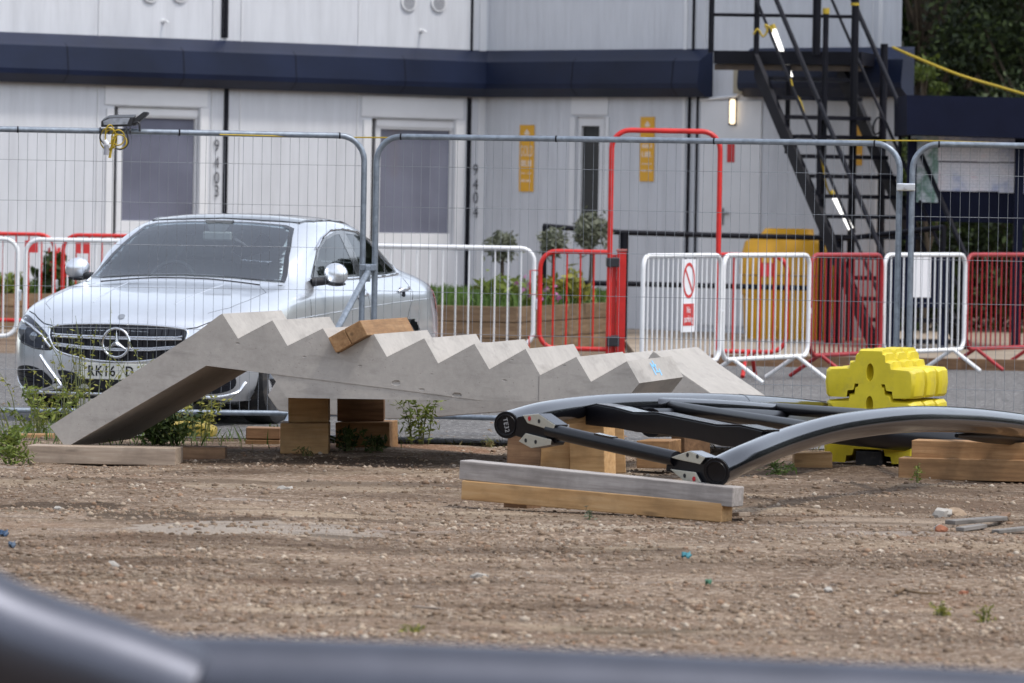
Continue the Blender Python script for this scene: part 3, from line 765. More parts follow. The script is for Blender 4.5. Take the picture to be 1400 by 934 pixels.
# black ramp handrail in front of the cabins
hr = thing('ramp_handrail', 'black steel handrail with two rails between the cabin wall and the barriers', 'handrail', G(853, 470))
YH = 57
for pts, r, z_ in ((((742, 309), (850, 318), (985, 322), (1120, 325)), .030, 0), (((742, 386), (850, 388), (985, 391), (1105, 394)), .030, 0)):
    q = MB(); q.tube([P(x, y, YH) for x, y in pts], r, 8); q.build('rail', M['black_steel'], hr, smooth=50)
q = MB(); q.tube([P(1120, 325, YH), P(1160, 326, YH - .4), P(1290, 311, YH - 1.4)], .03, 8); q.build('rail', M['black_steel'], hr, smooth=50)
for x, y, r in ((853, 318, .055), (745, 309, .03), (1135, 322, .035), (1147, 322, .05), (1290, 310, .03)):
    a_ = P(x, y, YH - (1.4 if x > 1200 else .0)); q = MB(); q.tube([(a_.x, a_.y, .0), tuple(a_)], r, 8); q.build('post', M['black_steel'], hr, smooth=50)

# yellow grit bin
YB = 61.2 - 2.6
bs = F / YB
c0 = P(1077, 437, YB); gb = thing('grit_bin', 'bulbous yellow grit bin with a domed lid behind the barriers', 'grit bin', (c0.x, c0.y, .06))
gb.scale = (1, 1, 1.2); W_, D_ = 135 / bs * .97, .75
def rr_sec(w_, d_, z, n=6, r=.12, x0=0.):
    out = []
    for cx, cy, t0 in ((w_ / 2 - r, d_ / 2 - r, 0), (-w_ / 2 + r, d_ / 2 - r, 90), (-w_ / 2 + r, -d_ / 2 + r, 180), (w_ / 2 - r, -d_ / 2 + r, 270)):
        for k in range(n): an = rad(t0 + 90 * k / (n - 1)); out.append((x0 + cx + r * math.cos(an), cy + r * math.sin(an), z))
    return out
def loft(secs, name, mat, parent, smooth=35):
    m = MB(); n = len(secs[0])
    for s in secs: m.v += [Vector(p) for p in s]
    for i in range(len(secs) - 1):
        for k in range(n):
            m.f.append((i * n + k, i * n + (k + 1) % n, (i + 1) * n + (k + 1) % n, (i + 1) * n + k)); m.mi.append(0)
    m.f.append(tuple(reversed(range(n)))); m.f.append(tuple((len(secs) - 1) * n + k for k in range(n))); m.mi += [0, 0]
    return m.build(name, mat, parent, local=True, smooth=smooth)
H0 = c0.z - .06
loft([rr_sec(W_ * .86, D_ * .85, 0), rr_sec(W_ * .9, D_ * .9, .12), rr_sec(W_ * .93, D_ * .93, .35), rr_sec(W_ * .93, D_ * .93, .40), rr_sec(W_ * .97, D_ * .97, .43), rr_sec(W_ * .98, D_, .60)], 'body', M['bin_yellow'], gb)
loft([rr_sec(W_ * 1.0, D_ * 1.03, .61), rr_sec(W_ * 1.0, D_ * 1.03, .68), rr_sec(W_ * .97, D_ * .95, .80, r=.14), rr_sec(W_ * .86, D_ * .8, .92, r=.16, x0=-.03), rr_sec(W_ * .55, D_ * .6, 1.0, r=.15, x0=-.02), rr_sec(W_ * .5, D_ * .5, 1.05, r=.14, x0=0)], 'lid', M['bin_yellow'], gb, 60)
q = MB(); q.box((-.27, -D_ * .525 - .003, .66), (.14, .006, .13)); q.build('sticker', M['red_plate'], gb, local=True)
q = MB(); q.box((-.15, -D_ * .5, .1), (.05, .05, .05)); q.box((.15, -D_ * .5, .1), (.05, .05, .05)); q.build('lug', M['bin_yellow'], gb, local=True, bevel=.01)

# ------------------------------------------------------------------ dark shelter with plans pinned up
YN = 56.0
sh = thing('notice_shelter', 'dark navy timber shelter with a deep fascia in front of the trees', 'shelter', G(1320, 480))
q = MB(); a_, b_ = P(1240, 130, YN), P(1500, 136, YN); c_, d_ = P(1500, 192, YN), P(1240, 184, YN)
q.prism([a_, b_, c_, d_], (0, 1.9, 0)); q.build('roof', M['navy_board'], sh)
q = MB(); q.prism([P(1241, 184, YN + .75), P(1500, 192, YN + .75), P(1500, 308, YN + .75), P(1241, 302, YN + .75)], (0, .06, 0)); q.build('back_board', M['navy_board'], sh)
for x in (1248, 1395, 1495):
    a_ = P(x, 190, YN + .45); q = MB(); q.box2((a_.x - .05, a_.y, .06), (a_.x + .05, a_.y + .1, a_.z)); q.build('post', M['navy_board'], sh)
def paper(x0, x1, y0, y1, Y, name, label, kind, group=None):
    t = NT('printed_sheet_' + str(x0)); co = t.coord()
    nz = t.noise(co, 2.4, 5, .6); n2 = t.noise(co, 9, 3)
    if kind == 'map':
        c = t.ramp(nz, [(.30, (.12, .26, .42)), (.42, (.45, .55, .64)), (.5, (.62, .66, .70)), (.58, (.12, .24, .18)), (.7, (.52, .58, .62))])
    else:
        c = t.ramp(nz, [(.32, (.28, .33, .52)), (.45, (.60, .60, .66)), (.6, (.70, .67, .70)), (.74, (.66, .46, .50))])
    b = t.n('ShaderNodeTexBrick'); b.inputs['Scale'].default_value = 7; b.inputs['Mortar Size'].default_value = .012
    b.inputs['Color1'].default_value = b.inputs['Color2'].default_value = (1, 1, 1, 1); b.inputs['Mortar'].default_value = (.55, .55, .6, 1)
    t.l(t.coord((1, 1, 1), 'Object', (rad(90), 0, 0)), b.inputs['Vector'])
    c = t.mix(1.0, c, b.outputs[0], 'MULTIPLY')
    t.bsdf(c, .5); m = MB()
    a_ = P(x0, y0, Y); b2 = P(x1, y1, Y)
    m.box2((a_.x, a_.y - .008, b2.z), (b2.x, a_.y, a_.z)); o = m.build(name, t.m)
    return setp(o, label, 'poster' if kind == 'map' else 'plan', group)
paper(1246, 1282, 162, 277, YN + .72, 'map_poster', 'tall blue map poster at the left end of the dark shelter board', 'map')
grp = 'printed plans pinned on the shelter board'
for x0, x1, y0, y1, lab in ((1283, 1336, 179, 221, 'wide upper plan sheet beside the tall map poster'), (1283, 1336, 222, 262, 'wide lower plan sheet beside the tall map poster, blue patch at its left'),
                            (1337, 1365, 180, 222, 'narrow plan sheet in the middle of the board, upper row'), (1337, 1365, 223, 262, 'narrow plan sheet in the middle of the board, lower row'),
                            (1366, 1394, 181, 222, 'narrow plan sheet by the right post, upper row'), (1366, 1394, 223, 264, 'narrow plan sheet by the right post, lower row'), (1397, 1450, 182, 266, 'large sheet right of the shelter post, cut by the picture edge')):
    paper(x0, x1, y0, y1, YN + .72 - (.001 * (x0 % 3)), 'plan_sheet', lab, 'plan', grp)
# free-standing navy board with a white notice
nb = thing('information_board', 'low navy board on posts behind the white and red barriers', 'board', G(1255, 470))
YI = 54.2
a_ = P(1214, 349, YI); b_ = P(1300, 415, YI)
q = MB(); q.box2((a_.x, a_.y, b_.z - .05), (b_.x, a_.y + .05, a_.z)); q.build('panel', M['navy_board'], nb)
for x in (1220, 1292):
    a_ = P(x, 345, YI + .06); q = MB(); q.box2((a_.x - .05, a_.y, .06), (a_.x + .05, a_.y + .08, a_.z)); q.build('post', M['navy_board'], nb)
a_ = P(1249, 350, YI - .005); b_ = P(1272, 407, YI - .005); q = MB(); q.box2((a_.x, a_.y - .006, b_.z), (b_.x, a_.y, a_.z)); o = q.build('paper_notice', M['clean_white']); setp(o, 'blank white paper notice on the low navy board', 'notice')
# ------------------------------------------------------------------ trees, hedge, planters
def tree(name, label, cat, x, y, h, cr, n, leaf, size, trunk_r=.12, base=.35, clumps=26, group=None, flat=.0):
    root = thing(name, label, cat, (x, y, 0), group=group)
    m = MB(); top = Vector((x + random.uniform(-.2, .2), y, h * .75))
    path = catmull([Vector((x, y, 0)), Vector((x + random.uniform(-.1, .1) * cr, y, h * .3)), top], 6)
    m.tube(path, [trunk_r * (1 - .75 * i / (len(path) - 1)) for i in range(len(path))], 8)
    cs = []
    for k in range(clumps):
        a = random.uniform(0, 6.283); zz = base * h + (1 - base) * h * random.random() ** .8
        rr = cr * (1 - .55 * abs((zz / h - base) / (1 - base) - .45)) * random.uniform(.25, 1.0)
        c = Vector((x + rr * math.cos(a), y + rr * math.sin(a), zz)); cs.append(c)
        s = path[min(len(path) - 1, int(len(path) * min(.95, zz / h * .85)))]
        mid = (s + c) / 2 + Vector((0, 0, -.08 * cr)); m.tube(catmull([s, mid, c], 4), [trunk_r * .35 * (1 - .1 * i) for i in range(9)], 5)
    m.build('trunk', M['bark'], root, smooth=60)
    pos = []
    for c in cs:
        k = n // clumps; r_ = cr * random.uniform(.22, .42)
        d = rng.normal(size=(k, 3)); d /= np.linalg.norm(d, axis=1)[:, None]; d *= (rng.uniform(0, 1, k) ** .45)[:, None] * r_ * np.array([1, 1, .75])
        pos.append(np.array(c) + d)
    v, f = leaves(np.concatenate(pos), size, flat)
    np_mesh('crown', v, f, leaf, root)
    return root
grp = 'dark trees behind the cabins'
for x, y, h, cr, lab in ((5.6, 69, 8.5, 2.3, 'dark tree close beside the cabin corner'), (8.4, 71, 10, 3.0, 'tall dark tree above the shelter roof'), (7.2, 67, 6.0, 1.8, 'shorter dark tree behind the left part of the shelter'), (11.6, 70, 9, 3.0, 'dark tree at the right edge above the shelter')):
    tree('tree', lab, 'tree', x, y, h, cr, 17000, M['leaf_dark'], .11, .14, .12, 44, grp)
tree('tree', 'small lime green sapling showing between the stairs and the shelter', 'tree', 5.0, 62.2, 3.3, .55, 1500, M['leaf_lime'], .07, .04, .45, 14)
def hedge(x0, x1, y, d, h, n, label):
    root = thing('hedge', label, 'hedge', ((x0 + x1) / 2, y, 0))
    p = np.stack([rng.uniform(x0, x1, n), y + rng.uniform(0, d, n), rng.uniform(0, 1, n) ** .8 * h], 1)
    p[:, 2] *= .85 + .2 * np.sin(p[:, 0] * 2.3) * np.cos(p[:, 1]); v, f = leaves(p, .10); np_mesh('foliage', v, f, M['leaf_dark'], root)
    m = MB()
    for k in range(14):
        x = x0 + (x1 - x0) * (k + .5) / 14; m.tube([(x, y + d * .6, 0), (x + random.uniform(-.1, .1), y + d * .6, h * .8)], .03, 5)
    m.build('stems', M['bark'], root)
hedge(4.4, 14, 63, 2.2, 3.2, 42000, 'dense dark hedge behind the shelter')
# tree belt round the other sides of the yard (right, behind and left of the viewer)
n = 82000; a_ = rng.uniform(rad(-236), rad(60), n); rr = rng.uniform(44, 52, n)
hh = 9.5 + 2.5 * np.sin(a_ * 9) + 1.5 * np.sin(a_ * 23)
p = np.stack([rr * np.cos(a_), 14 + rr * np.sin(a_), rng.uniform(0, 1, n) * hh], 1); v, f = leaves(p, 1.1)
o = np_mesh('tree_belt', v, f, M['leaf_dark']); setp(o, 'dark belt of trees round the far sides of the yard', 'woodland', None, 'stuff')
# a wooded bank closes the view behind everything
v_ = [ (x, 80 + 2 * math.sin(x * .3), 0) for x in range(-40, 61, 4)]
n = 90000; p = np.stack([rng.uniform(2, 32, n), rng.uniform(75, 80, n), rng.uniform(0, 9.5, n)], 1); v, f = leaves(p, .42)
o = np_mesh('woodland', v, f, M['leaf_dark']); setp(o, 'dark woodland closing the view behind the trees', 'woodland', None, 'stuff')

def grass(name, label, pts_fn, n, h, mat, seed=0):
    r = np.random.default_rng(seed); V = []; Fc = []
    for i in range(n):
        x, y, z = pts_fn(r); a = r.uniform(0, 6.28); w_ = .006 * r.uniform(.6, 1.4) * (h / .15); hh = h * r.uniform(.4, 1.25); lean = r.normal(0, .35, 2) * hh
        b = len(V); dx, dy = math.cos(a) * w_, math.sin(a) * w_
        V += [(x - dx, y - dy, z), (x + dx, y + dy, z), (x + lean[0] * .4 + dx * .7, y + lean[1] * .4 + dy * .7, z + hh * .6), (x + lean[0], y + lean[1], z + hh)]
        Fc.append((b, b + 1, b + 2, b + 3))
    return V, Fc
# central planter: corner nearest the viewer at px 707
def plank_wall(root, p, q, h, thick, rows=3):
    d = (q - p); L = d.length; d.normalize(); nin = Vector((-d.y, d.x, 0))
    n = max(1, round(L / 2.4))
    for r in range(rows):
        for k in range(n):
            m = MB(); z0 = h * r / rows; z1 = h * (r + 1) / rows - .008; a, b = L * k / n, L * (k + 1) / n - .006
            c = p + d * ((a + b) / 2) + nin * thick / 2 + Vector((0, 0, (z0 + z1) / 2))
            fm = frame(c, d); m.box((0, 0, 0), (b - a, thick, z1 - z0)); m.build('sleeper', M['timber_bed'], root, frm=fm, bevel=.006)
pl = thing('raised_planter', 'raised timber sleeper bed with grass and olive trees by the red gate', 'planter', (-1.0, 53.2, 0))
c0 = P(707, 419, 52.6); c0.z = 0; hp = .5
lft = Vector((-3.2, 53.3, 0)); rgt = P(846, 409, 56.2); rgt.z = 0
plank_wall(pl, lft, c0, hp, .09); plank_wall(pl, c0, rgt, hp, .09)
m = MB(); m.prism([lft + Vector((0, .095, 0)), c0 + Vector((-.02, .13, 0)), rgt + Vector((-.12, .02, 0)), Vector((rgt.x - .2, 60.5, 0)), Vector((-3.2, 58.5, 0))], (0, 0, hp - .02)); m.build('soil', M['soil'], pl)
def in_pl(r):
    while 1:
        x = r.uniform(-3.1, rgt.x - .1); y = r.uniform(52.7, 57.5)
        if x < c0.x: lo = lft.y + (c0.y - lft.y) * (x - lft.x) / (c0.x - lft.x)
        else: lo = c0.y + (rgt.y - c0.y) * (x - c0.x) / (rgt.x - c0.x)
        if y > lo + .12: return x, y, hp - .02
v, f = grass('g', '', in_pl, 9000, .15, None, 3); o = np_mesh('grass', v, f, M['grass']); setp(o, 'short green grass growing in the raised timber bed', None, None, 'stuff')
# far left planter against the cabins
pl2 = thing('raised_planter', 'low timber bed along the cabin wall behind the left barriers', 'planter', (-5.5, 57.2, 0))
l2, r2 = Vector((-7.6, 56.3, 0)), Vector((-4.3, 57.6, 0))
plank_wall(pl2, l2, r2, .46, .08)
m = MB(); m.prism([l2 + Vector((-.04, .10, 0)), r2 + Vector((-.04, .10, 0)), r2 + Vector((-.2, .9, 0)), l2 + Vector((-.4, .9, 0))], (0, 0, .44)); m.build('soil', M['soil'], pl2)
def in_pl2(r):
    k = r.uniform(0, 1); p_ = l2 + (r2 - l2) * k; return p_.x - .1, p_.y + r.uniform(.12, .9), .44
v, f = grass('g', '', in_pl2, 2600, .15, None, 4); o = np_mesh('grass', v, f, M['grass']); setp(o, 'green grass growing in the low timber bed by the cabin wall', None, None, 'stuff')

def standard_tree(px, pytop, pycrown, pybase, Y, wpx, label, tone):
    s = F / Y; t_ = P(px, (pytop + pycrown) / 2, Y); b_ = P(px - 4, pybase, Y); b_.z = hp - .03
    root = thing('olive_tree', label, 'tree', b_, group='small standard olive trees in the timber bed')
    m = MB(); m.tube(catmull([b_, (b_ + t_) / 2 + Vector((.02, 0, 0)), t_], 5), [.028 - .0012 * i for i in range(11)], 7)
    R, H = wpx / s / 2, (pycrown - pytop) / s / 2
    for k in range(9):
        d = Vector(rng.normal(size=3)); d.normalize(); m.tube([t_ - Vector((0, 0, H * .7)), t_ + Vector((d.x * R * .8, d.y * R * .8, d.z * H * .8))], [.009, .003], 5)
    m.build('trunk', M['bark'], root, smooth=60)
    n = int(620 * tone); d = rng.normal(size=(n, 3)); d /= np.linalg.norm(d, axis=1)[:, None]
    lum = np.array([1 + .35 * noise.noise(Vector(q) * 2.2 + Vector((px, 0, 0))) for q in d])
    d *= (rng.uniform(0, 1, n) ** .4 * lum)[:, None] * np.array([R, R, H])
    far = rng.uniform(0, 1, n) > .9; d[far] *= 1.35   # sprigs break the outline
    v, f = leaves(np.array(t_) + d, .085, aspect=.28); np_mesh('crown', v, f, M['leaf_olive'], root)
standard_tree(686, 316, 358, 405, 54.3, 46, 'olive tree with a round crown, leftmost of the three in the timber bed', 1.0)
standard_tree(756, 312, 352, 398, 55.2, 40, 'thin pale olive tree, middle one of the three in the timber bed', .8)
standard_tree(808, 291, 342, 410, 56.2, 50, 'largest olive tree in front of the narrow window', 1.25)
def bush(name, label, px, pyb, Y, w_, h_, n, mat, size, z=None, flower=None, nf=0, group=None):
    b_ = P(px, pyb, Y);
    if z is not None: b_.z = z
    root = thing(name, label, 'plant', b_, group=group)
    m = MB(); tips = []
    for k in range(12):
        a = random.uniform(0, 6.28); e_ = b_ + Vector((math.cos(a) * w_ / 2 * random.uniform(.2, 1), math.sin(a) * w_ / 2 * random.uniform(.2, 1), h_ * random.uniform(.5, 1)))
        m.tube([b_, (b_ + e_) / 2 + Vector((0, 0, .1 * h_)), e_], [.006, .005, .003], 4); tips.append(e_)
    m.build('stems', M['stem'], root)
    k = rng.integers(0, len(tips), n); T = np.array([tuple(t) for t in tips])[k]; B = np.array(b_)
    fr = rng.uniform(.25, 1.05, n)[:, None]; pos = B + (T - B) * fr + rng.normal(0, .07 * max(w_, h_), (n, 3)); pos[:, 2] = np.maximum(pos[:, 2], b_.z + .01)
    v, f = leaves(pos, size, aspect=.35); np_mesh('foliage', v, f, mat, root)
    if flower:
        pos = B + (T - B)[:nf] * rng.uniform(.9, 1.15, (nf, 1)) + rng.normal(0, .05, (nf, 3)); v, f = leaves(pos, .06, aspect=.8); np_mesh('blossom', v, f, flower, root)
    return root
bush('flowering_plant', 'pink flowering plant beside the white barrier end', 712, 402, 53.4, .45, .26, 300, M['leaf_green'], .08, hp - .02, M['pink'], 45)
bush('flowering_plant', 'small pink flowers behind the red gate bars', 748, 402, 54, .25, .2, 160, M['leaf_green'], .07, hp - .02, M['pink'], 25)
bush('shrub', 'leafy green shrub behind the bars of the white barrier', 690, 405, 53.5, .7, .26, 420, M['leaf_green'], .12, hp - .02)
bush('shrub', 'yellowish spiky shrub behind the red gate bars', 775, 405, 55, .55, .34, 420, M['leaf_yellow'], .13, hp - .02)
bush('shrub', 'spiky dark shrub with red tips behind the left barriers', 74, 400, 57.6, .5, .42, 380, M['leaf_deep'], .16, .44, M['red_plate'], 40)
bush('shrub', 'low green shrub at the left end of the timber bed', 8, 400, 57.2, .5, .24, 260, M['leaf_green'], .1, .44)
# ------------------------------------------------------------------ pedestrian barriers
def rrect(L, z0, z1, r, n=5):
    pts = []
    for cx, cz, t0 in ((L - r, z1 - r, 90), (L - r, z0 + r, 0), (r, z0 + r, -90), (r, z1 - r, -180)):
        for k in range(n + 1):
            an = rad(t0 - 90 * k / n); pts.append((cx + r * math.cos(an), 0, cz + r * math.sin(an)))
    return pts
_bc = {}
def barrier(p, q, label, mat, nbars, group, H=1.13, z0=.21, r=.11, feet=True, rt=.021, plate=None, flare=.3, zoff=0.0):
    p, q = Vector(p), Vector(q); L = (q - p).length; rz = math.atan2(q.y - p.y, q.x - p.x)
    root = thing('barrier', label, 'barrier', (p.x, p.y, p.z + zoff), rz, group)
    m = MB(); m.tube(rrect(L, z0, H, r), rt, 8, closed=True); m.build('frame', mat, root, local=True, smooth=50)
    b0 = None
    for k in range(nbars):
        x = L * (k + 1) / (nbars + 1)
        if b0 is None:
            m = MB(); m.tube([(0, 0, z0 + .005), (0, 0, H - .005)], .0085, 6); b0 = m.build('bar', mat, root, local=True, smooth=50); b = b0
        else:
            b = b0.copy(); COL.objects.link(b); b.parent = root
        b.location = (x, 0, 0)
    if feet:
        for x in (.22, L - .26):
            m = MB()
            for s_ in (-1, 1): m.tube([(x, .0, z0 + .005), (x, s_ * flare, .012)], .019, 8)
            m.build('foot', mat, root, local=True, smooth=50)
    m = MB(); m.box((L + .015, 0, .62), (.05, .03, .05)); m.box((L + .03, 0, .60), (.025, .025, .10)); m.build('hook', M['zinc'], root, local=True, bevel=.004)
    if plate:
        m = MB(); m.box((plate * L, -.012, H - .13), (.14, .008, .13)); m.build('plate', M['red_plate'], root, local=True)
    return root
Yb = lambda px: 43.4 + (px - 877) * .0145
def ends(x0, x1, f=Yb):
    a, b = P(x0, 500, f(x0)), P(x1, 500, f(x1)); a.z = b.z = .006; return a, b
gw, gr = 'white barriers in the yard row', 'red barriers in the yard row'
barrier(*ends(877, 983), 'white steel barrier carrying the no parking sign', M['white'], 15, gw)
barrier(*ends(987, 1104), 'white steel barrier between the no parking barrier and the red one', M['white'], 14, gw)
barrier(*ends(1107, 1203), 'red steel barrier with crossed feet behind the yellow blocks', M['dull_red'], 14, gr)
barrier(*ends(1207, 1317), 'white steel barrier behind the paired fence posts and white notice', M['white'], 12, gw)
barrier(*ends(1320, 1425), 'red steel barrier furthest along the row at the picture edge', M['dull_red'], 15, gr)
gl = 'white barriers beyond the car'
barrier(*ends(425, 728, lambda x: 48.4), 'wide white steel barrier between the car and the timber bed', M['white'], 16, gl, r=.13)
barrier(*ends(33, 358, lambda x: 48.6), 'white steel barrier behind the car bonnet and its far mirror', M['white'], 16, gl, r=.13)
barrier(*ends(-300, 22, lambda x: 48.6), 'white steel barrier at the left picture edge', M['white'], 16, gl, r=.13)
g2 = 'red arched barriers by the cabin wall'
barrier(*ends(84, 350, lambda x: 54.6), 'red arched barrier with a square red plate behind the car windscreen', M['red'], 14, g2, r=.16, plate=.1)
barrier(*ends(-190, 72, lambda x: 54.6), 'red arched barrier with a square red plate at the left picture edge', M['red'], 14, g2, r=.16, plate=.88)

# no-parking sign on the first white barrier
a_, b_ = ends(877, 983); dd = (b_ - a_).normalized()
pt = a_ + dd * ((b_ - a_).length * .535); nrm = Vector((dd.y, -dd.x, 0))
sg = thing('no_parking_sign', 'white no parking sign with red circle tied to the white barrier', 'sign', pt + nrm * .028 + Vector((0, 0, .35)))
sw, z0, z1 = .30, .47, 1.10
fm = frame(pt + nrm * .03, dd)
m = MB(); m.box2((-sw / 2, -.004, z0), (sw / 2, .0, z1)); m.build('board', M['clean_white'], sg, frm=fm)
m = MB(); n = 36; zc = z1 - .185
ro = [(.13 * math.cos(2 * math.pi * k / n), -.0065, zc + .155 * math.sin(2 * math.pi * k / n)) for k in range(n)]
ri = [(.104 * math.cos(2 * math.pi * k / n), -.0065, zc + .126 * math.sin(2 * math.pi * k / n)) for k in range(n)]
m.add(ro + ri, [(k, (k + 1) % n, n + (k + 1) % n, n + k) for k in range(n)])
d_ = Vector((.075, 0, -.10)).normalized() * .012; q_ = Vector((d_.z, 0, -d_.x))
A_, B_ = Vector((-.078, -.0068, zc + .095)), Vector((.078, -.0068, zc - .095)); m.add([A_ + q_, B_ + q_, B_ - q_, A_ - q_], [(0, 1, 2, 3)])
m.build('prohibition_ring', M['red_plate'], sg, frm=fm)
m = MB(); m.box2((-sw / 2 + .035, -.0066, z0 + .055), (sw / 2 - .035, -.0045, z0 + .245)); m.build('red_panel', M['red_plate'], sg, frm=fm)
text_obj('lettering', 'No\nparking', .082, M['clean_white'], sg, fm @ Matrix.Translation((0, -.0078, z0 + .15)) @ Matrix.Rotation(rad(90), 4, 'X'), .0005, sx=.78, line=.95)

# red hoop gate
YG = 46.8
ga = thing('hoop_gate', 'red steel hoop gate with low barred wings on either side', 'gate', G(910, 515))
def gp(x, y, Y=YG): return P(x, y, Y)
R_ = .17
def z_of(y, x): return gp(x, y).z
xl, xr = gp(834.5, 300).x, gp(983, 300).x; zt = gp(910, 179).z
m = MB()
m.tube([Vector((xl, YG, .02)), Vector((xl, YG, zt - R_))] + arc((xl + R_, YG, zt - R_), (1, 0, 0), (0, 0, 1), R_, math.pi, math.pi / 2)[1:] + arc((xr - R_, YG, zt - R_), (1, 0, 0), (0, 0, 1), R_, math.pi / 2, 0)[0:] + [Vector((xr, YG, .25))], .025, 10)
m.build('hoop', M['red'], ga, smooth=50)
def wing(x0, x1, side_, H, nb):
    m = MB(); z0 = .24; r = .15
    if side_ < 0: pts = [Vector((x1, YG, H))] + arc((x0 + r, YG, H - r), (1, 0, 0), (0, 0, 1), r, math.pi / 2, math.pi) + arc((x0 + r, YG, z0 + r), (1, 0, 0), (0, 0, 1), r, math.pi, 1.5 * math.pi) + [Vector((x1, YG, z0))]
    else: pts = [Vector((x0, YG, H))] + arc((x1 - r, YG, H - r), (1, 0, 0), (0, 0, 1), r, math.pi / 2, 0) + arc((x1 - r, YG, z0 + r), (1, 0, 0), (0, 0, 1), r, 0, -math.pi / 2) + [Vector((x0, YG, z0))]
    m.tube(pts, .022, 10); w_ = m.build('wing_frame', M['red'], ga, smooth=50)
    for k in range(nb):
        x = x0 + (x1 - x0) * (k + 1) / (nb + 1); m = MB(); m.tube([(x, YG, z0), (x, YG, H)], .009, 6); m.build('bar', M['red'], ga, smooth=50)
wing(gp(738, 400).x, xl - .02, -1, gp(780, 344).z, 4)
wing(xr + .02, gp(1076, 400).x, 1, gp(1030, 349).z, 4)
for x in (gp(745, 400).x + .12, gp(1024, 500).x):
    m = MB()
    for s_ in (-1, 1): m.tube([(x + .02 * s_, YG, .25), (x + .07 * s_, YG + s_ * .28, .02)], .02, 8)
    m.build('foot', M['red'], ga, smooth=50)
for z in (.35, .95):
    x = gp(735, 400).x; m = MB(); m.tube([(x, YG, z), (x - .07, YG, z), (x - .07, YG, z - .22), (x, YG, z - .22)], .007, 6)
    m.build('hook', M['red'], ga, smooth=50)
m = MB(); x = gp(1048, 370); m.box((x.x, YG - .03, x.z), (.09, .006, .11)); m.build('tag', M['red_plate'], ga)
# red square gate post
rp_ = P(850, 344, YG + .5)
rpo = thing('gate_post', 'thick red square post hinged to the red hoop gate', 'post', (rp_.x, rp_.y, .06))
m = MB(); m.box2((rp_.x - .042, rp_.y - .05, .02), (rp_.x + .042, rp_.y + .05, rp_.z)); m.box2((rp_.x - .085, rp_.y - .02, .02), (rp_.x - .045, rp_.y + .02, rp_.z - .03)); m.build('shaft', M['red'], rpo, bevel=.006)
m = MB(); m.box2((rp_.x - .05, rp_.y - .056, rp_.z + .002), (rp_.x + .05, rp_.y + .056, rp_.z + .022)); m.build('cap', simple('worn_red', (.4, .12, .1), .5), rpo, bevel=.004)
for y0, y1 in ((352, 365), (459, 473)):
    a_, b_ = P(829, y0, YG + .2), P(846, y1, YG + .2); m = MB(); m.box2((a_.x, YG - .05, b_.z), (b_.x, YG + .43, a_.z)); m.build('hinge_clamp', M['black_plastic'], rpo, bevel=.008)

# ------------------------------------------------------------------ mesh fence panels
gf = 'galvanised mesh fence panels across the yard'
def fence_proto(L):
    root = thing('mesh_fence', 'x', 'fence', (0, 0, 0), 0, gf)
    R = .17; H = 2.0; r = .0205
    m = MB(); m.tube([(.02, 0, .0), (.02, 0, H - R)] + arc((.02 + R, 0, H - R), (1, 0, 0), (0, 0, 1), R, math.pi, math.pi / 2, 7)[1:] + arc((L - .02 - R, 0, H - R), (1, 0, 0), (0, 0, 1), R, math.pi / 2, 0, 7) + [(L - .02, 0, 0)], r, 10)
    m.build('frame', M['galv'], root, local=True, smooth=50)
    m = MB(); m.tube([(.04, 0, .125), (L - .04, 0, .125)], .018, 8); m.build('bottom_tube', M['galv'], root, local=True, smooth=50)
    m = MB()
    for k in range(4):
        x = .02 + R + .0 + (L - .04 - 2 * R) * k / 3; m.tube([(x - .005, 0, H), (x + .005, 0, H)], r + .0022, 10)
    m.build('weld_collar', M['joint'], root, local=True)
    m = MB(); nw = 57; wr = .0013
    for k in range(1, nw):
        x = .02 + (L - .04) * k / nw
        dx = min(x - .02, L - .02 - x); top = H - (R - math.sqrt(max(0, R * R - (R - dx) ** 2)) if dx < R else 0)
        m.tube([(x, .002, .12), (x + .004 * math.sin(k * 1.7), .002 + .004 * math.sin(k), 1.0), (x, .002, top)], wr, 4, cap=False)
    for z in (.40, .68, .96, 1.245, 1.525, 1.80): m.tube([(.02, -.002, z), (L * .5, -.002, z + .004 * math.sin(z * 30)), (L - .02, -.002, z)], wr * 1.15, 4, cap=False)
    m.build('wire_mesh', M['wire'], root, local=True)
    return root
def fence_at(o, x0, y0, x1, y1, label):
    o['label'] = label; place(o, (x0, y0, .0), math.atan2(y1 - y0, x1 - x0))
XA, XB = P(508, 400, 34.5).x, P(1231, 400, 33.55).x
LP = math.hypot(XB - XA, .95)
fp = fence_proto(LP); f2 = copy_tree(fp); f3 = copy_tree(fp); f4 = copy_tree(fp)
fence_at(fp, XA, 34.5, XB, 33.55, 'galvanised mesh fence panel between the brace and the yellow blocks')
x1 = P(1240, 400, 33.5).x; a_ = rad(-4); fence_at(f2, x1, 33.5, x1 + math.cos(a_), 33.5 + math.sin(a_), 'galvanised mesh fence panel running right from the yellow blocks')
x1 = P(499, 400, 34.52).x; a_ = rad(8); x0, y0 = x1 - LP * math.cos(a_), 34.52 - LP * math.sin(a_)
fence_at(f3, x0, y0, x1, 34.52, 'galvanised mesh fence panel in front of the silver car')
fence_at(f4, x0 - .05 - LP, y0 - .1, x0 - .05, y0, 'galvanised mesh fence panel beyond the left picture edge')
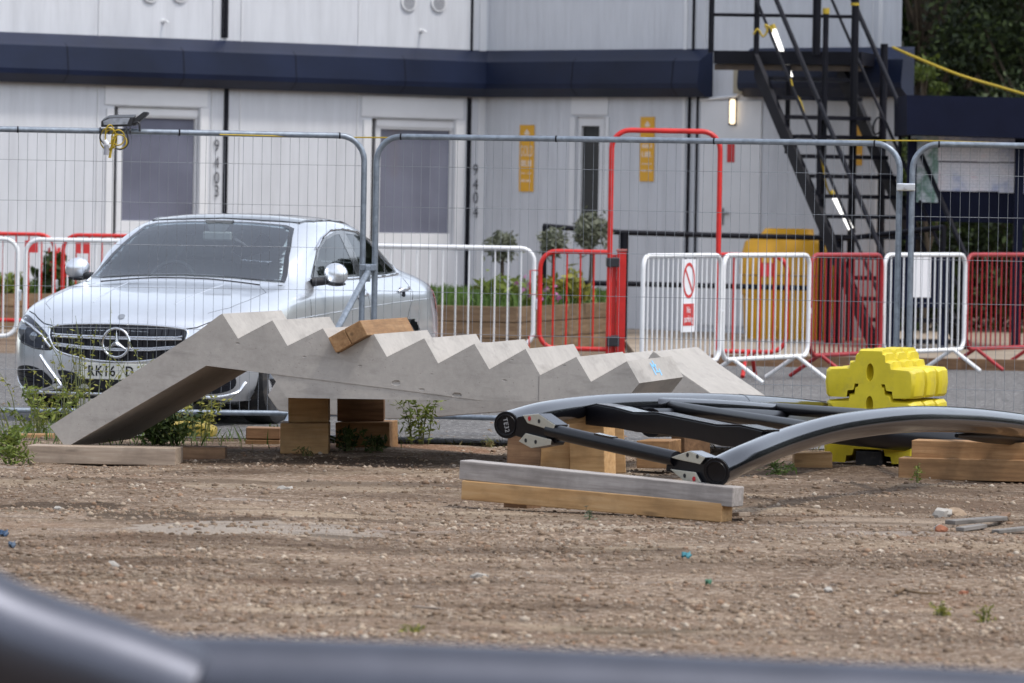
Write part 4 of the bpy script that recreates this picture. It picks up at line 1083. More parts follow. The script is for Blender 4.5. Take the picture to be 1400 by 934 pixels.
# couplers
def coupler(px, py, Y, label):
    c = P(px, py, Y); root = thing('fence_coupler', label, 'clamp', c, group='zinc clamps joining the fence panels')
    m = MB(); m.box(c, (.10, .075, .032)); m.box(c + Vector((0, -.03, 0)), (.12, .02, .05)); m.build('jaw', M['zinc'], root, bevel=.006)
    m = MB(); m.disc(c + Vector((0, -.042, 0)), (0, -1, 0), .013, .03, 6); m.build('bolt', M['zinc'], root)
coupler(1238, 256, 33.5, 'bright zinc clamp joining the paired fence posts')
br = thing('fence_brace', 'galvanised diagonal brace clamped to the paired fence posts behind the car door', 'brace', G(392, 612))
a_, b_ = P(503, 372, 34.40), P(460, 452, 33.55)
d_ = b_ - a_; foot = a_ + d_ * ((.03 - a_.z) / d_.z)
m = MB(); m.tube([a_, foot], .021, 10); m.build('strut', M['galv'], br, smooth=50)
m = MB(); m.box(a_ + Vector((0, .03, .03)), (.115, .07, .045)); m.box(a_ + Vector((0, 0, -.01)), (.035, .05, .11)); m.build('clamp', M['galv'], br, bevel=.006)
m = MB(); m.box(foot + Vector((0, 0, -.015)), (.2, .2, .03)); m.build('foot_plate', M['galv'], br)
# thin yellow cord along the fence tops
m = MB(); pts = [P(x, y, Y) for x, y, Y in ((300, 184, 34.3), (430, 187.5, 34.45), (510, 188, 34.5), (640, 189.5, 34.4), (900, 192, 34.0), (1190, 192, 33.6), (1270, 192.5, 33.5), (1420, 197, 33.45))]
pts = [p + Vector((0, .03, 0)) for p in pts]
m.tube(pts, .0055, 6); o = m.build('fence_cable', M['cable_yellow'], smooth=60); setp(o, 'thin yellow cable strung along the top of the mesh fence', 'cable')

# LED floodlight and coiled cable on the left panel
YF = 34.15
fl = thing('floodlight', 'black floodlight tilted up on the fence top rail above its coiled cable', 'floodlight', P(170, 178, YF))
a_, b_, c_, d_ = P(137, 164, YF), P(182, 161, YF), P(180, 175, YF), P(136, 174, YF)
m = MB(); m.prism([P(138, 166, YF), P(147, 161, YF), P(184, 160, YF), P(180, 173, YF), P(138, 174, YF)], (0, .16, .02)); m.build('housing', M['black_plastic'], fl, bevel=.006)
m = MB(); m.prism([P(141, 166, YF - .003), P(150, 162, YF - .003), P(178, 161, YF - .003), P(174, 170, YF - .003), P(142, 171, YF - .003)], (0, -.006, 0)); m.build('lens', simple('lamp_glass', (.30, .32, .36), .12, .1, .3, 30, coat=.4), fl)
m = MB(); m.prism([P(172, 171, YF + .02), P(196, 153, YF + .02), P(202, 153, YF + .02), P(202, 156, YF + .02), P(184, 172, YF + .02)], (0, .14, .0)); m.build('hood', M['black_plastic'], fl, bevel=.004)
m = MB(); m.tube(catmull([P(183, 168, YF - .01), P(190, 168, YF - .02), P(191, 180, YF - .02)], 5), .007, 6); m.build('bracket', M['black_plastic'], fl, smooth=60)
q = MB()
for x in (137, 149, 160, 173, 178): q.tube([P(x - .9, 179, YF), P(x + .9, 179, YF)], .0245, 8)
q.build('strap', M['black_plastic'], fl)
cb = thing('coiled_cable', 'coil of yellow cable hanging from the fence rail below the floodlight', 'cable', P(155, 215, YF))
q = MB(); r_ = random.Random(4)
for k in range(5):
    cx, cy, rx, ry = r_.uniform(147, 166), r_.uniform(186, 196), r_.uniform(5, 12), r_.uniform(8, 17)
    q.tube([P(cx + rx * math.cos(t_), cy + ry * math.sin(t_), YF - .035 - .004 * k + .012 * math.sin(t_ * 2 + k)) for t_ in np.linspace(0, 6.2832, 25)[:-1]], .0048, 6, closed=True)
q.tube(catmull([P(160, 182, YF - .04), P(153, 200, YF - .04), P(150, 216, YF - .04)], 5), .010, 6); q.build('loops', M['cable_yellow'], cb, smooth=60)
q = MB(); q.tube(catmull([P(139, 176, YF - .05), P(137, 190, YF - .05), P(147, 200, YF - .05)], 6), .006, 6); q.tube(catmull([P(173, 178, YF - .05), P(175, 196, YF - .05), P(166, 204, YF - .05), P(158, 203, YF - .05)], 6), .006, 6); q.build('black_lead', M['black_plastic'], cb, smooth=60)
q = MB(); q.tube([P(146, 199, YF - .055), P(145, 212, YF - .055)], .017, 8); q.build('plug', simple('plug_grey', (.3, .3, .33), .4), cb, smooth=60)
q = MB(); q.tube([P(143, 192, YF - .056), P(147, 198, YF - .056)], .016, 8); q.build('plug_collar', M['clean_white'], cb, smooth=60)

# ------------------------------------------------------------------ yellow interlocking fence blocks
half = [(.0, .30), (.072, .30), (.076, .280), (.092, .274), (.096, .232), (.138, .226), (.146, .19), (.272, .184), (.290, .165), (.296, .09), (.288, .02), (.275, .004), (.165, .003), (.158, .045), (.105, .05), (.096, .088)]
prof_b = half + [(-x, z) for x, z in reversed(half[1:])]
bd = Vector((.27, .70, 0)).normalized(); bx = Vector((bd.y, -bd.x, 0))
b0 = P(1187, 637, 31.35); b0.z = gh(b0.x, b0.y)
FB = Matrix(((bx.x, bd.x, 0, b0.x), (bx.y, bd.y, 0, b0.y), (0, 0, 1, b0.z), (0, 0, 0, 1)))
def block_mesh(root, dz):
    m = MB(); n = len(prof_b)
    secs = [(0, .90), (.012, .96), (.035, 1), (.185, 1), (.21, .95), (.222, .66), (.278, .66), (.29, .95), (.315, 1), (.435, 1), (.46, .95), (.472, .66), (.528, .66), (.54, .95), (.565, 1), (.69, 1), (.713, .96), (.725, .90)]
    for y, s in secs:
        for x, z in prof_b:
            k = s if abs(x) > .11 else 1.0
            zz = z if not (z > .1 and s < 1) else z - .034 * (1 if s < .8 else .3)
            m.v.append(Vector((x * k, y, zz + dz)))
    for i in range(len(secs) - 1):
        for k in range(n): m.f.append((i * n + k, (i + 1) * n + k, (i + 1) * n + (k + 1) % n, i * n + (k + 1) % n)); m.mi.append(0)
    m.f.append(tuple(range(n))); m.f.append(tuple(reversed(range((len(secs) - 1) * n, len(secs) * n)))); m.mi += [0, 0]
    o = m.build('body', M['plastic_yellow'], root, frm=FB, recalc=True)
    # finger slot cut into the front face
    c = MB(); c.ell((0, 0, .16 + dz), (.024, .07, .055), nu=12, nv=8); cut = c.build('cut_tmp', M['hole'], None, frm=FB, recalc=True)
    bo = o.modifiers.new('slot', 'BOOLEAN'); bo.object = cut; bo.operation = 'DIFFERENCE'; bo.solver = 'EXACT'
    dg = bpy.context.evaluated_depsgraph_get(); me = bpy.data.meshes.new_from_object(o.evaluated_get(dg)); o.modifiers.clear(); o.data = me
    bpy.data.objects.remove(cut)
    while len(me.materials) > 1: me.materials.pop()
    for p_ in me.polygons: p_.material_index = 0
    me.polygons.foreach_set('use_smooth', [True] * len(me.polygons)); me.set_sharp_from_angle(angle=rad(50))
    bv = o.modifiers.new('bevel', 'BEVEL'); bv.width = .02; bv.segments = 3; bv.limit_method = 'ANGLE'; bv.angle_limit = rad(28)
    return o
for k, lab in enumerate(('yellow plastic fence block at the bottom of its stack on black rubber feet', 'yellow plastic fence block in the middle of the stack', 'yellow plastic fence block topmost on the stack, gripping the fence posts')):
    root = thing('fence_block', lab, 'fence block', b0 + Vector((0, 0, .200 * k)), group='stacked yellow plastic fence blocks')
    block_mesh(root, .200 * k + .015)
    if k == 0:
        for y in (.06, .62):
            m = MB(); m.box((0, y, .045), (.17, .11, .09)); m.build('rubber_foot', M['rubber'], root, frm=FB, bevel=.008)
c = P(252, 612, 33.6); root = thing('fence_block', 'low yellow fence foot half hidden under the stair landing', 'fence block', (c.x, c.y, 0))
m = MB(); m.prism([(c.x - .22, 33.4, 0), (c.x + .2, 33.4, 0), (c.x + .2, 33.4, .05), (c.x + .12, 33.4, .085), (c.x - .16, 33.4, .085), (c.x - .22, 33.4, .05)], (0, .5, 0)); m.build('body', simple('shaded_yellow', (.30, .22, .03), .7, 0, .25, 9), root, bevel=.012)  # yellow darkened in the colour for the shade under the landing

# ------------------------------------------------------------------ precast concrete stair flights
YS0 = 30.55
SA = rad(14)
sx_ = Vector((math.cos(SA), -math.sin(SA), 0)); sw_ = Vector((math.sin(SA), math.cos(SA), 0))
sp0 = P(90, 612, YS0)
def sp(px, py): 
    v = PL(px, py, sp0, sw_) - sp0
    return v.dot(sx_), v.z
peaks = [(304, 429), (372.5, 438), (441.5, 449), (511, 457), (580, 462.5), (648.6, 470), (718.5, 477), (788, 488), (857, 494)]
notch = [(325.5, 463), (393, 473), (462, 484), (529, 488), (599, 497), (669, 505), (738.5, 513), (808, 522)]
top = [(68, 583)]
for k in range(9):
    if k == 0: top += [(268, 455), (300, 431)]
    top.append(peaks[k])
    if k < 8: top.append(notch[k])
top += [(874, 524)]
bot = [(856, 547), (690, 549), (660, 548), (530, 531), (368, 511), (282, 500), (90, 612)]
haunch = [(366, 506), (392, 544), (700, 549), (655, 545), (530, 528), (374, 508)]
prof_s = [sp(*p) for p in top + bot]; prof_h = [sp(*p) for p in haunch]
WST = 1.22
def flight(fm, prof, haun, label, mark=False):
    root = thing('concrete_stair', label, 'stair flight', mat=fm, group='precast concrete stair flights lying in the yard')
    m = MB(); m.prism([(u, 0, v) for u, v in prof], (0, WST, 0)); b = m.build('flight', M['concrete'], root, local=True, bevel=.006, recalc=True)
    if haun:
        m = MB(); m.prism([(u, .004, v) for u, v in haun], (0, WST - .008, 0)); m.build('soffit_haunch', M['concrete'], root, local=True, recalc=True)
    return root
FM = Matrix(((sx_.x, sw_.x, 0, sp0.x), (sx_.y, sw_.y, 0, sp0.y), (0, 0, 1, sp0.z), (0, 0, 0, 1)))
st1 = flight(FM, prof_s, prof_h, 'pale concrete stair flight lying flat with its landing tilted down at the left')
# chips knocked out of the arris
fl_o = [o for o in children(st1) if o.name.startswith('flight')][0]; fl_o.modifiers.clear()
for px, py, r_ in ((541, 524, .03), (576, 533, .018), (624, 540, .03), (416, 488, .012), (492, 500, .011), (690, 520, .012), (325, 470, .012), (772, 500, .011), (700, 492, .009), (590, 512, .009)):
    u_, v_ = sp(px, py); c_ = MB(); c_.ell((u_, 0, v_), (r_ * 1.2, r_ * .4, r_ * .55), nu=8, nv=5); c_.v = [v + Vector(noise.noise_vector(v * 22 + Vector((px, py, 0)))) * r_ * .30 for v in c_.v]; cut = c_.build('cut_tmp', M['concrete'], None, frm=FM, recalc=True)
    bo = fl_o.modifiers.new('chip', 'BOOLEAN'); bo.object = cut; bo.operation = 'DIFFERENCE'; bo.solver = 'EXACT'
    me = bpy.data.meshes.new_from_object(fl_o.evaluated_get(bpy.context.evaluated_depsgraph_get())); fl_o.modifiers.clear()
    if max((v.co.x for v in me.vertices), default=0) > 3: fl_o.data = me
    bpy.data.objects.remove(cut)
me = fl_o.data
while len(me.materials) > 1: me.materials.pop()
for p_ in me.polygons: p_.material_index = 0
bb = fl_o.modifiers.new('bevel', 'BEVEL'); bb.width = .005; bb.segments = 2; bb.limit_method = 'ANGLE'; bb.angle_limit = rad(40)
# blue spray mark on its end riser
u0, v0 = sp(874, 524); u1, v1 = sp(857, 494)
dv = Vector((u1 - u0, 0, v1 - v0)); nn = Vector((-(dv.z), 0, dv.x)).normalized(); nn = nn if nn.x > 0 else -nn
m = MB()
for (yy, f0, f1, w0) in ((.52, .25, .8, .03), (.60, .35, .9, .025), (.66, .2, .5, .03), (.55, .62, .72, .11), (.57, .35, .42, .09)):
    c0 = Vector((u0, 0, v0)) + dv * f0 + nn * .002; c1 = Vector((u0, 0, v0)) + dv * f1 + nn * .002
    m.add([c0 + Vector((0, yy, 0)), c0 + Vector((0, yy + w0, 0)), c1 + Vector((0, yy + w0 + .02, 0)), c1 + Vector((0, yy + .02, 0))], [(0, 1, 2, 3)])
m.build('spray_mark', M['blue_mark'], st1, local=True)
# hairline pour joint on the side
m = MB(); a_, b_ = sp(737, 514), sp(735.5, 548); m.box2((a_[0] - .002, -.0015, b_[1]), (a_[0] + .002, 0, a_[1])); m.build('pour_joint', simple('joint_grey', (.2, .19, .18), .9), st1, local=True)
# second flight behind, turned round so that its landing falls to the right
pk = sp(*peaks[0])
q0 = P(893, 480, 32.15)
sx2 = Vector((math.cos(rad(15)), -math.sin(rad(15)), 0)); sw2 = Vector((math.sin(rad(15)), math.cos(rad(15)), 0))
prof2 = []
foot_u, foot_t, foot_b = sp(90, 612), sp(300, 431), sp(282, 500)
ps2 = list(prof_s)
ps2[0] = tuple(a + (b - a) * .27 for a, b in zip(ps2[0], foot_t)); ps2[-1] = tuple(a + (b - a) * .27 for a, b in zip(ps2[-1], foot_b))
for u, v in ps2:
    du, dv_ = u - pk[0], v - pk[1]
    prof2.append((-du, dv_))
zmin = .03 - q0.z
prof2 = [(u, max(v, zmin) if u > 0 else v) for u, v in prof2]
FM2 = Matrix(((sx2.x, sw2.x, 0, q0.x), (sx2.y, sw2.y, 0, q0.y), (0, 0, 1, q0.z), (0, 0, 0, 1)))
flight(FM2, prof2, None, 'second concrete stair flight behind, its landing sloping down to the right')

# ------------------------------------------------------------------ timbers
gt = 'timber blocks packed under the concrete and the track'
def timber(a, b, h, d, label, mat, group=None, name='timber_block', cat='timber', bevel=.005):
    """box whose lower near edge runs a->b, h high, d deep"""
    a, b = Vector(a), Vector(b); x = (b - a); L = x.length
    fm = frame((a + b) / 2, x); y = fm.col[1].xyz; z = fm.col[2].xyz
    c = (a + b) / 2 + y * d / 2 + z * h / 2
    fm = frame(c, x); m = MB(); m.box((0, 0, 0), (L, d, h))
    o = m.build(name, mat, None, frm=fm, bevel=bevel); setp(o, label, cat, group); return o
def tg(x0, y0, x1, y1, Y0, Y1, h, d, label, mat, dz=0, **k):
    return timber(P(x0, y0, Y0) + Vector((0, 0, dz)), P(x1, y1, Y1) + Vector((0, 0, dz)), h, d, label, mat, **k)
tg(37, 633, 240, 637, 30.42, 30.30, .105, .22, 'long pale weathered plank under the foot of the stair landing', M['timber_pale'], name='timber_plank', cat='plank')
tg(236, 631, 308, 631, 30.68, 30.68, .085, .2, 'short brown plank behind the right end of the long pale plank', M['timber_dark'], name='timber_plank', cat='plank')
tg(26, 612, 72, 612, 32.4, 32.4, .085, .14, 'plank end showing above the long pale plank at its left end', M['timber'], name='timber_plank', cat='plank')
tg(336, 600, 383, 601, 31.9, 31.9, .07, .2, 'upper brown block left of the tall block pile', M['timber_dark'], group=gt)
tg(335, 617, 382, 618, 31.9, 31.9, .073, .2, 'lower brown block left of the tall block pile', M['timber'], group=gt)
tg(383, 620.5, 449, 621, 30.9, 30.9, .185, .32, 'square pale timber block at the near bottom of the pile under the stairs', M['timber_bright'], group=gt)
tg(394, 578, 449, 578, 31.0, 31.0, .165, .30, 'square timber block on top of the near pile under the stairs', M['timber_bright'], group=gt)
tg(459, 620, 533, 619.5, 31.35, 31.3, .19, .30, 'brown timber block at the far bottom of the pile under the stairs', M['timber'], group=gt)
tg(461, 576, 525, 576, 31.4, 31.4, .17, .28, 'dark timber block on top of the far pile under the stairs', M['timber_dark'], group=gt)
# timber lying across two treads
u_, v_ = sp(462, 480); 
a_ = FM @ Vector((u_, -.07, v_ + .055)); dirT = (sw_ * 1 + Vector((0, 0, .012))).normalized()
x_, z_ = sp(441.5, 449), sp(511, 457)
slope = (Vector((notch[2][0], 0, notch[2][1])))
pn, pk3 = sp(*notch[2]), sp(*peaks[3])
tdir = Vector((pk3[0] - pn[0], 0, pk3[1] - pn[1])).normalized(); tnor = Vector((-tdir.z, 0, tdir.x))
for k, lab in enumerate(('left half of the paired brown timbers lying across the stair treads', 'right half of the paired brown timbers lying across the stair treads')):
    c_ = Vector((pn[0], 0, pn[1])) + tdir * (.068 + .112 * k) + tnor * .052 + Vector((0, .44, 0))
    R3 = Matrix(((tdir.x, 0, tnor.x, c_.x), (0, 1, 0, c_.y), (tdir.z, 0, tnor.z, c_.z), (0, 0, 0, 1)))
    fmw = FM @ R3 @ Matrix.Rotation(rad(90), 4, 'Z')
    m = MB(); m.box((0, 0, 0), (1.05, .11, .10)); o = m.build('timber_block', M['timber'], None, frm=fmw, bevel=.005); setp(o, lab, 'timber', 'paired timbers on the stair treads')
# under the near track
tg(630, 683, 986, 714.5, 26.3, 25.55, .099, .12, 'long fresh orange timber under the grey one at the near track ends', M['timber_bright'], name='timber_beam', cat='timber', group='long timbers under the near track ends')
tg(627, 655.5, 1001, 693.5, 26.32, 25.52, .099, .12, 'long weathered grey timber carrying the near track ends', M['timber_grey'], name='timber_beam', cat='timber', group='long timbers under the near track ends')
tg(688, 694, 720, 697, 26.5, 26.4, .06, .12, 'small dark packing block under the left end of the orange timber', M['timber_dark'], group=gt)
tg(692, 650, 738, 652, 28.1, 28.1, .30, .12, 'upright brown timber block behind the left end of the grey timber', M['timber_dark'], group=gt)
tg(738, 652, 779, 653, 28.25, 28.25, .24, .2, 'cracked tan timber block next to the upright brown one', M['timber_bright'], group=gt)
tg(779, 652, 827, 652, 28.2, 28.1, .33, .14, 'tall yellow knotty timber block behind the end tie of the track', M['timber_bright'], group=gt)
tg(836, 648, 856, 647, 28.3, 28.3, .26, .14, 'narrow fresh timber block right of the tall knotty one', M['timber_bright'], group=gt)
tg(870, 640, 915, 640.5, 30.0, 29.95, .16, .32, 'tan timber block lying behind the dark cross beam', M['timber'], group=gt)
tg(918, 634, 936, 634, 30.6, 30.5, .20, .2, 'brown timber block end just right of the tan block behind the cross beam', M['timber_dark'], group=gt)
tg(1086, 642, 1138, 642, 30.9, 30.9, .10, .22, 'short tan timber block left of the yellow fence blocks', M['timber_bright'], group=gt)
tg(1228, 655, 1440, 660, 29.9, 29.7, .125, .2, 'long brown timber lowest under the right part of the track', M['timber'], name='timber_beam', cat='timber', group='long timbers under the right part of the track')
tg(1246, 628, 1440, 633, 29.95, 29.75, .112, .2, 'long brown timber on top under the right part of the track', M['timber'], name='timber_beam', cat='timber', group='long timbers under the right part of the track')

# ------------------------------------------------------------------ grey steel track section
tr = thing('track_section', 'dark grey tubular coaster track section resting on timbers in the yard', 'track section', P(980, 665, 25.7))
RT = .073
axis = Vector((.41, .91, 0)).normalized()
r1p = [(693, 581, 27.2), (745, 567, 27.65), (820, 557.5, 28.35), (905, 554.5, 29.1), (1000, 555.5, 30.0), (1090, 561, 31.0), (1180, 572, 32.1), (1290, 590, 33.0)]
r2p = [(980, 645, 25.65), (1020, 626, 25.95), (1075, 604, 26.5), (1150, 584, 27.2), (1240, 573.5, 28.1), (1320, 574.5, 29.0), (1400, 583, 29.9), (1480, 597, 30.8), (1560, 617, 31.6)]
R1 = catmull([P(*p) for p in r1p], 8); R2 = catmull([P(*p) for p in r2p], 8)
m = MB(); m.tube(R1, RT, 24); m.build('rail', M['track'], tr, smooth=50)
m = MB(); m.tube(R2, RT, 24); m.build('rail', M['track'], tr, smooth=50)
for R, t_ in ((R1, 'TE32'), (R2, None)):
    n_ = (R[0] - R[1]).normalized(); c_ = R[0] + n_ * .002
    m = MB(); m.disc(c_, n_, RT * .99, .006, 28); cap = m.build('end_cap', M['track_black'], tr, bevel=.002)
    m = MB(); pts = []
    xx = Vector((0, 0, 1)).cross(n_).normalized(); yy = n_.cross(xx)
    m.tube([c_ + n_ * .007 + (xx * math.cos(a) + yy * math.sin(a)) * RT * .74 for a in np.linspace(0, 6.2832, 33)[:-1]], .005, 6, closed=True); m.build('rim', M['track_black'], cap, smooth=60)
    if t_:
        fm = Matrix(((xx.x, yy.x, n_.x, (c_ + n_ * .008).x), (xx.y, yy.y, n_.y, (c_ + n_ * .008).y), (xx.z, yy.z, n_.z, (c_ + n_ * .008).z), (0, 0, 0, 1))) @ Matrix.Rotation(rad(-80), 4, 'Z')
        text_obj('lettering', t_, .036, simple('paint_marks', (.45, .45, .45), .7), cap, fm, .0004, space=1.05)
# joint collars on the rails
for R, i in ((R1, 33),):
    d_ = (R[i + 1] - R[i]).normalized(); m = MB(); m.tube([R[i] - d_ * .008, R[i] + d_ * .008], RT + .0018, 24); m.build('weld_bead', M['track'], tr, smooth=60)
# plane through both near ends
n_p = ((R2[0] - R1[0]).cross(Vector((0, 0, 1)))).normalized()
if n_p.y > 0: n_p = -n_p
pe = R1[0] + axis * .02
def pp(px, py, off=0): return PL(px, py, pe + n_p * off, n_p)
m = MB(); m.tube([pp(752, 589, 0), pp(800, 600, 0), pp(925, 627.5, 0)], .040, 16); m.build('end_tie', M['track_black'], tr, smooth=60)
m = MB(); a_ = pp(812, 602.7, .02); b_ = pp(836, 608, .02); m.prism([a_ + Vector((0,0,.030)), b_ + Vector((0,0,.030)), b_ + Vector((0,0,.040)), a_ + Vector((0,0,.040))], n_p * -.04); m.build('tie_plate', M['track'], tr, smooth=60)
for poly in ([(707, 570), (722, 567), (760, 586), (762, 606), (742, 608), (704, 596)], [(912, 627), (955, 622), (975, 640), (965, 662), (945, 655), (910, 644)]):
    m = MB(); m.prism([pp(x, y, .012) for x, y in poly], -n_p * .05); m.build('end_bracket', M['track_black'], tr, bevel=.004, recalc=True)
def flange(poly, holes):
    m = MB(); m.prism([pp(x, y, .032) for x, y in poly], -n_p * .085); f_ = m.build('flange_plate', [M['track'], M['flange']], tr, recalc=True)
    for p_ in f_.data.polygons:
        v_ = ROOTM[tr.name].to_3x3() @ p_.normal
        p_.material_index = 1 if v_.dot(n_p) > .9 else 0
    bv = f_.modifiers.new('bevel', 'BEVEL'); bv.width = .004; bv.segments = 2; bv.limit_method = 'ANGLE'
    for x, y, red in holes:
        m = MB(); m.disc(pp(x, y, .0325), n_p, .0125 if red else .011, .003 if red else .0015, 14); m.build('bolt_plug' if red else 'bolt_hole', M['red_plug'] if red else M['hole'], f_)
flange([(714, 567.5), (736, 565.5), (759, 581), (756, 589.5), (721, 579)], [(724, 572.3, 1), (737, 576, 0)])
flange([(708.5, 603.5), (718.5, 592), (754, 601), (753, 608.5), (726, 613)], [(718.8, 602.3, 0), (732.3, 604.3, 0)])
flange([(916, 625.5), (942, 616.5), (964.5, 625.5), (957, 635), (926, 628.5)], [(940, 622, 0), (953.5, 624.3, 0)])
flange([(915, 641), (951, 645.5), (959, 660.5), (934, 657.5)], [(936, 650.5, 0), (949, 655, 1)])
# wavy cross beam between the rails
ca, cb_ = R1[13], R2[13]
n_c = ((cb_ - ca).cross(Vector((0, 0, 1)))).normalized(); n_c = n_c if n_c.y < 0 else -n_c
def cc(px, py): return PL(px, py, ca, n_c)
up = [(800, 557), (815, 553.5), (840, 558), (866, 565), (898, 565.5), (940, 574), (980, 582), (1012, 582.5), (1043, 589.5)]
lo = [(1036, 609), (1012, 612), (985, 610), (955, 602), (905, 594), (870, 591), (845, 586), (800, 581)]
m = MB(); m.prism([cc(x, y) for x, y in up + lo], -n_c * .085); m.build('cross_beam', [M['track_black']], tr, bevel=.005, recalc=True)
m = MB()
for (x0, y0), (x1, y1) in zip(up, up[1:]):
    a_, b_ = cc(x0, y0 - .3), cc(x1, y1 - .3); m.prism([a_, b_, b_ + Vector((0, 0, .006)), a_ + Vector((0, 0, .006))], -n_c * .10)
m.build('beam_cap_plate', M['track'], tr)
# inner tube and spine
m = MB(); m.tube(catmull([R1[22], P(906, 553.5, 28.98), P(985, 556, 29.6), P(1060, 561.5, 30.3), P(1136, 571, 31.0), P(1260, 592, 32)], 8), .041, 16); m.build('inner_tube', M['track'], tr, smooth=60)
m = MB(); m.tube(catmull([P(890, 578, 28.7), P(985, 577, 29.4), P(1060, 580, 30.1), P(1136, 588, 30.8), P(1290, 604, 31.5), P(1450, 622, 32)], 8), .082, 18); m.build('spine_tube', M['track_black'], tr, smooth=60)
m = MB(); m.tube(catmull([R2[38] + Vector((.05, .2, -.10)), R2[46] + Vector((.05, .2, -.09)), R2[56] + Vector((.05, .2, -.09))], 6), [.012, .02, .03, .036] + [.04] * 9, 12); m.build('lower_tube', M['track_black'], tr, smooth=60)
m = MB()
for k in (22, 34, 44): m.tube([R1[min(k + 2, len(R1) - 1)], R2[k]], .035, 12)
m.build('cross_tube', M['track_black'], tr, smooth=60)

# near, out-of-focus track tubes along the bottom of the picture
ft = thing('track_section', 'blurred pair of welded dark tubes close to the viewer along the bottom edge', 'track section', P(400, 1010, 8.0))
topE = [(190, 868), (270, 869.5), (380, 872), (500, 876), (600, 880), (700, 884.5), (800, 889), (900, 894), (1050, 901.5), (1180, 907), (1280, 911.5), (1400, 919), (1560, 930)]
rr_ = .085
m = MB(); m.tube(catmull([P(x, y, 8.0) - Vector((0, 0, rr_)) for x, y in topE], 5), rr_, 28); m.build('rail', M['track_near'], ft, smooth=60)
ctr = [(-150, 788), (-29, 858), (54, 893), (138, 921), (194, 941), (250, 962)]
m = MB(); pts = catmull([P(x, y, 7.75 - .1 * i * 0) for i, (x, y) in enumerate(ctr)], 6); m.tube(pts, rr_ * 1.06, 28); m.build('cross_tube', M['track_near'], ft, smooth=60)
d_ = (pts[-1] - pts[-3]).normalized(); m = MB(); m.tube([pts[-1] - d_ * .004, pts[-1] + d_ * .012], rr_ * 1.0, 28); m.build('end_cap', M['track_near'], ft, smooth=40, bevel=.004)
# trestles that carry it, below the picture
for k, px in enumerate((-120, 1460)):
    c_ = P(px, 1000, 8.0); m = MB()
    zt_ = c_.z - (.07 if k else .0) - .02
    root = thing('timber_stack', ('left', 'right')[k] + ' timber stack carrying the near track tubes', 'timber stack', (c_.x, c_.y, 0))
    nn_ = 5; hh = zt_ / nn_
    for j in range(nn_):
        m = MB(); L_ = (.5, .2) if j % 2 else (.2, .5)
        m.box((c_.x, c_.y, hh * (j + .5)), (.5 if j % 2 else .42, .42 if j % 2 else .5, hh - .004)); m.build('timber', M['timber_grey'], root, bevel=.006)
# ------------------------------------------------------------------ silver saloon car
from mathutils.geometry import delaunay_2d_cdt, intersect_point_quad_2d
c0 = P(159, 589, 35.0)
CAR_RZ = rad(-17)
car = thing('parked_car', 'silver saloon car with a large star badge parked behind the mesh fence', 'car', (c0.x, c0.y, .006), CAR_RZ)
t = NT('silver_paint'); co = t.coord()
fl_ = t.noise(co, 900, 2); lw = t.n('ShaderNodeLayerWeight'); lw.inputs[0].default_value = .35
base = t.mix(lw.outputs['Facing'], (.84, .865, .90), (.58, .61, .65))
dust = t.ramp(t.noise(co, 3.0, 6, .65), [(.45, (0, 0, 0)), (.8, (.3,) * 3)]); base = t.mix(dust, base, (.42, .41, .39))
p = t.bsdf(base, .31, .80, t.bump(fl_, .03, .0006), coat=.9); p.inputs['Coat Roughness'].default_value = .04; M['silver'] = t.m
def glass_mat(name, tint, refl):
    t = NT(name); tr = t.n('ShaderNodeBsdfTransparent'); tr.inputs[0].default_value = (*tint, 1)
    gl = t.n('ShaderNodeBsdfGlossy'); gl.inputs[0].default_value = (.95, .97, 1, 1); gl.inputs['Roughness'].default_value = .03
    fr = t.n('ShaderNodeFresnel'); fr.inputs[0].default_value = 1.52
    mx = t.n('ShaderNodeMixShader'); t.l(t.math('ADD', fr.outputs[0], refl), mx.inputs[0]); t.l(tr.outputs[0], mx.inputs[1]); t.l(gl.outputs[0], mx.inputs[2]); t.l(mx.outputs[0], t.out.inputs[0]); return t.m
M['windscreen'] = glass_mat('windscreen_glass', (.86, .95, .95), .11)
M['side_glass'] = glass_mat('side_glass', (.22, .25, .24), .0)
M['gloss_black'] = simple('gloss_black', (.010, .010, .013), .12, 0, .1, coat=.6)
M['grille_black'] = simple('grille_black', (.006, .007, .012), .35)
M['lamp'] = glass_mat('headlamp_cover', (.75, .78, .82), .06)
M['cloth'] = simple('seat_cloth', (.30, .31, .32), .8); M['cabin_dark'] = simple('cabin_trim', (.11, .115, .12), .7); M['lining'] = simple('roof_lining', (.35, .36, .36), .8)
low = [(.82, .17), (.88, .3), (.903, .52), (.905, .72), (.888, .87)]
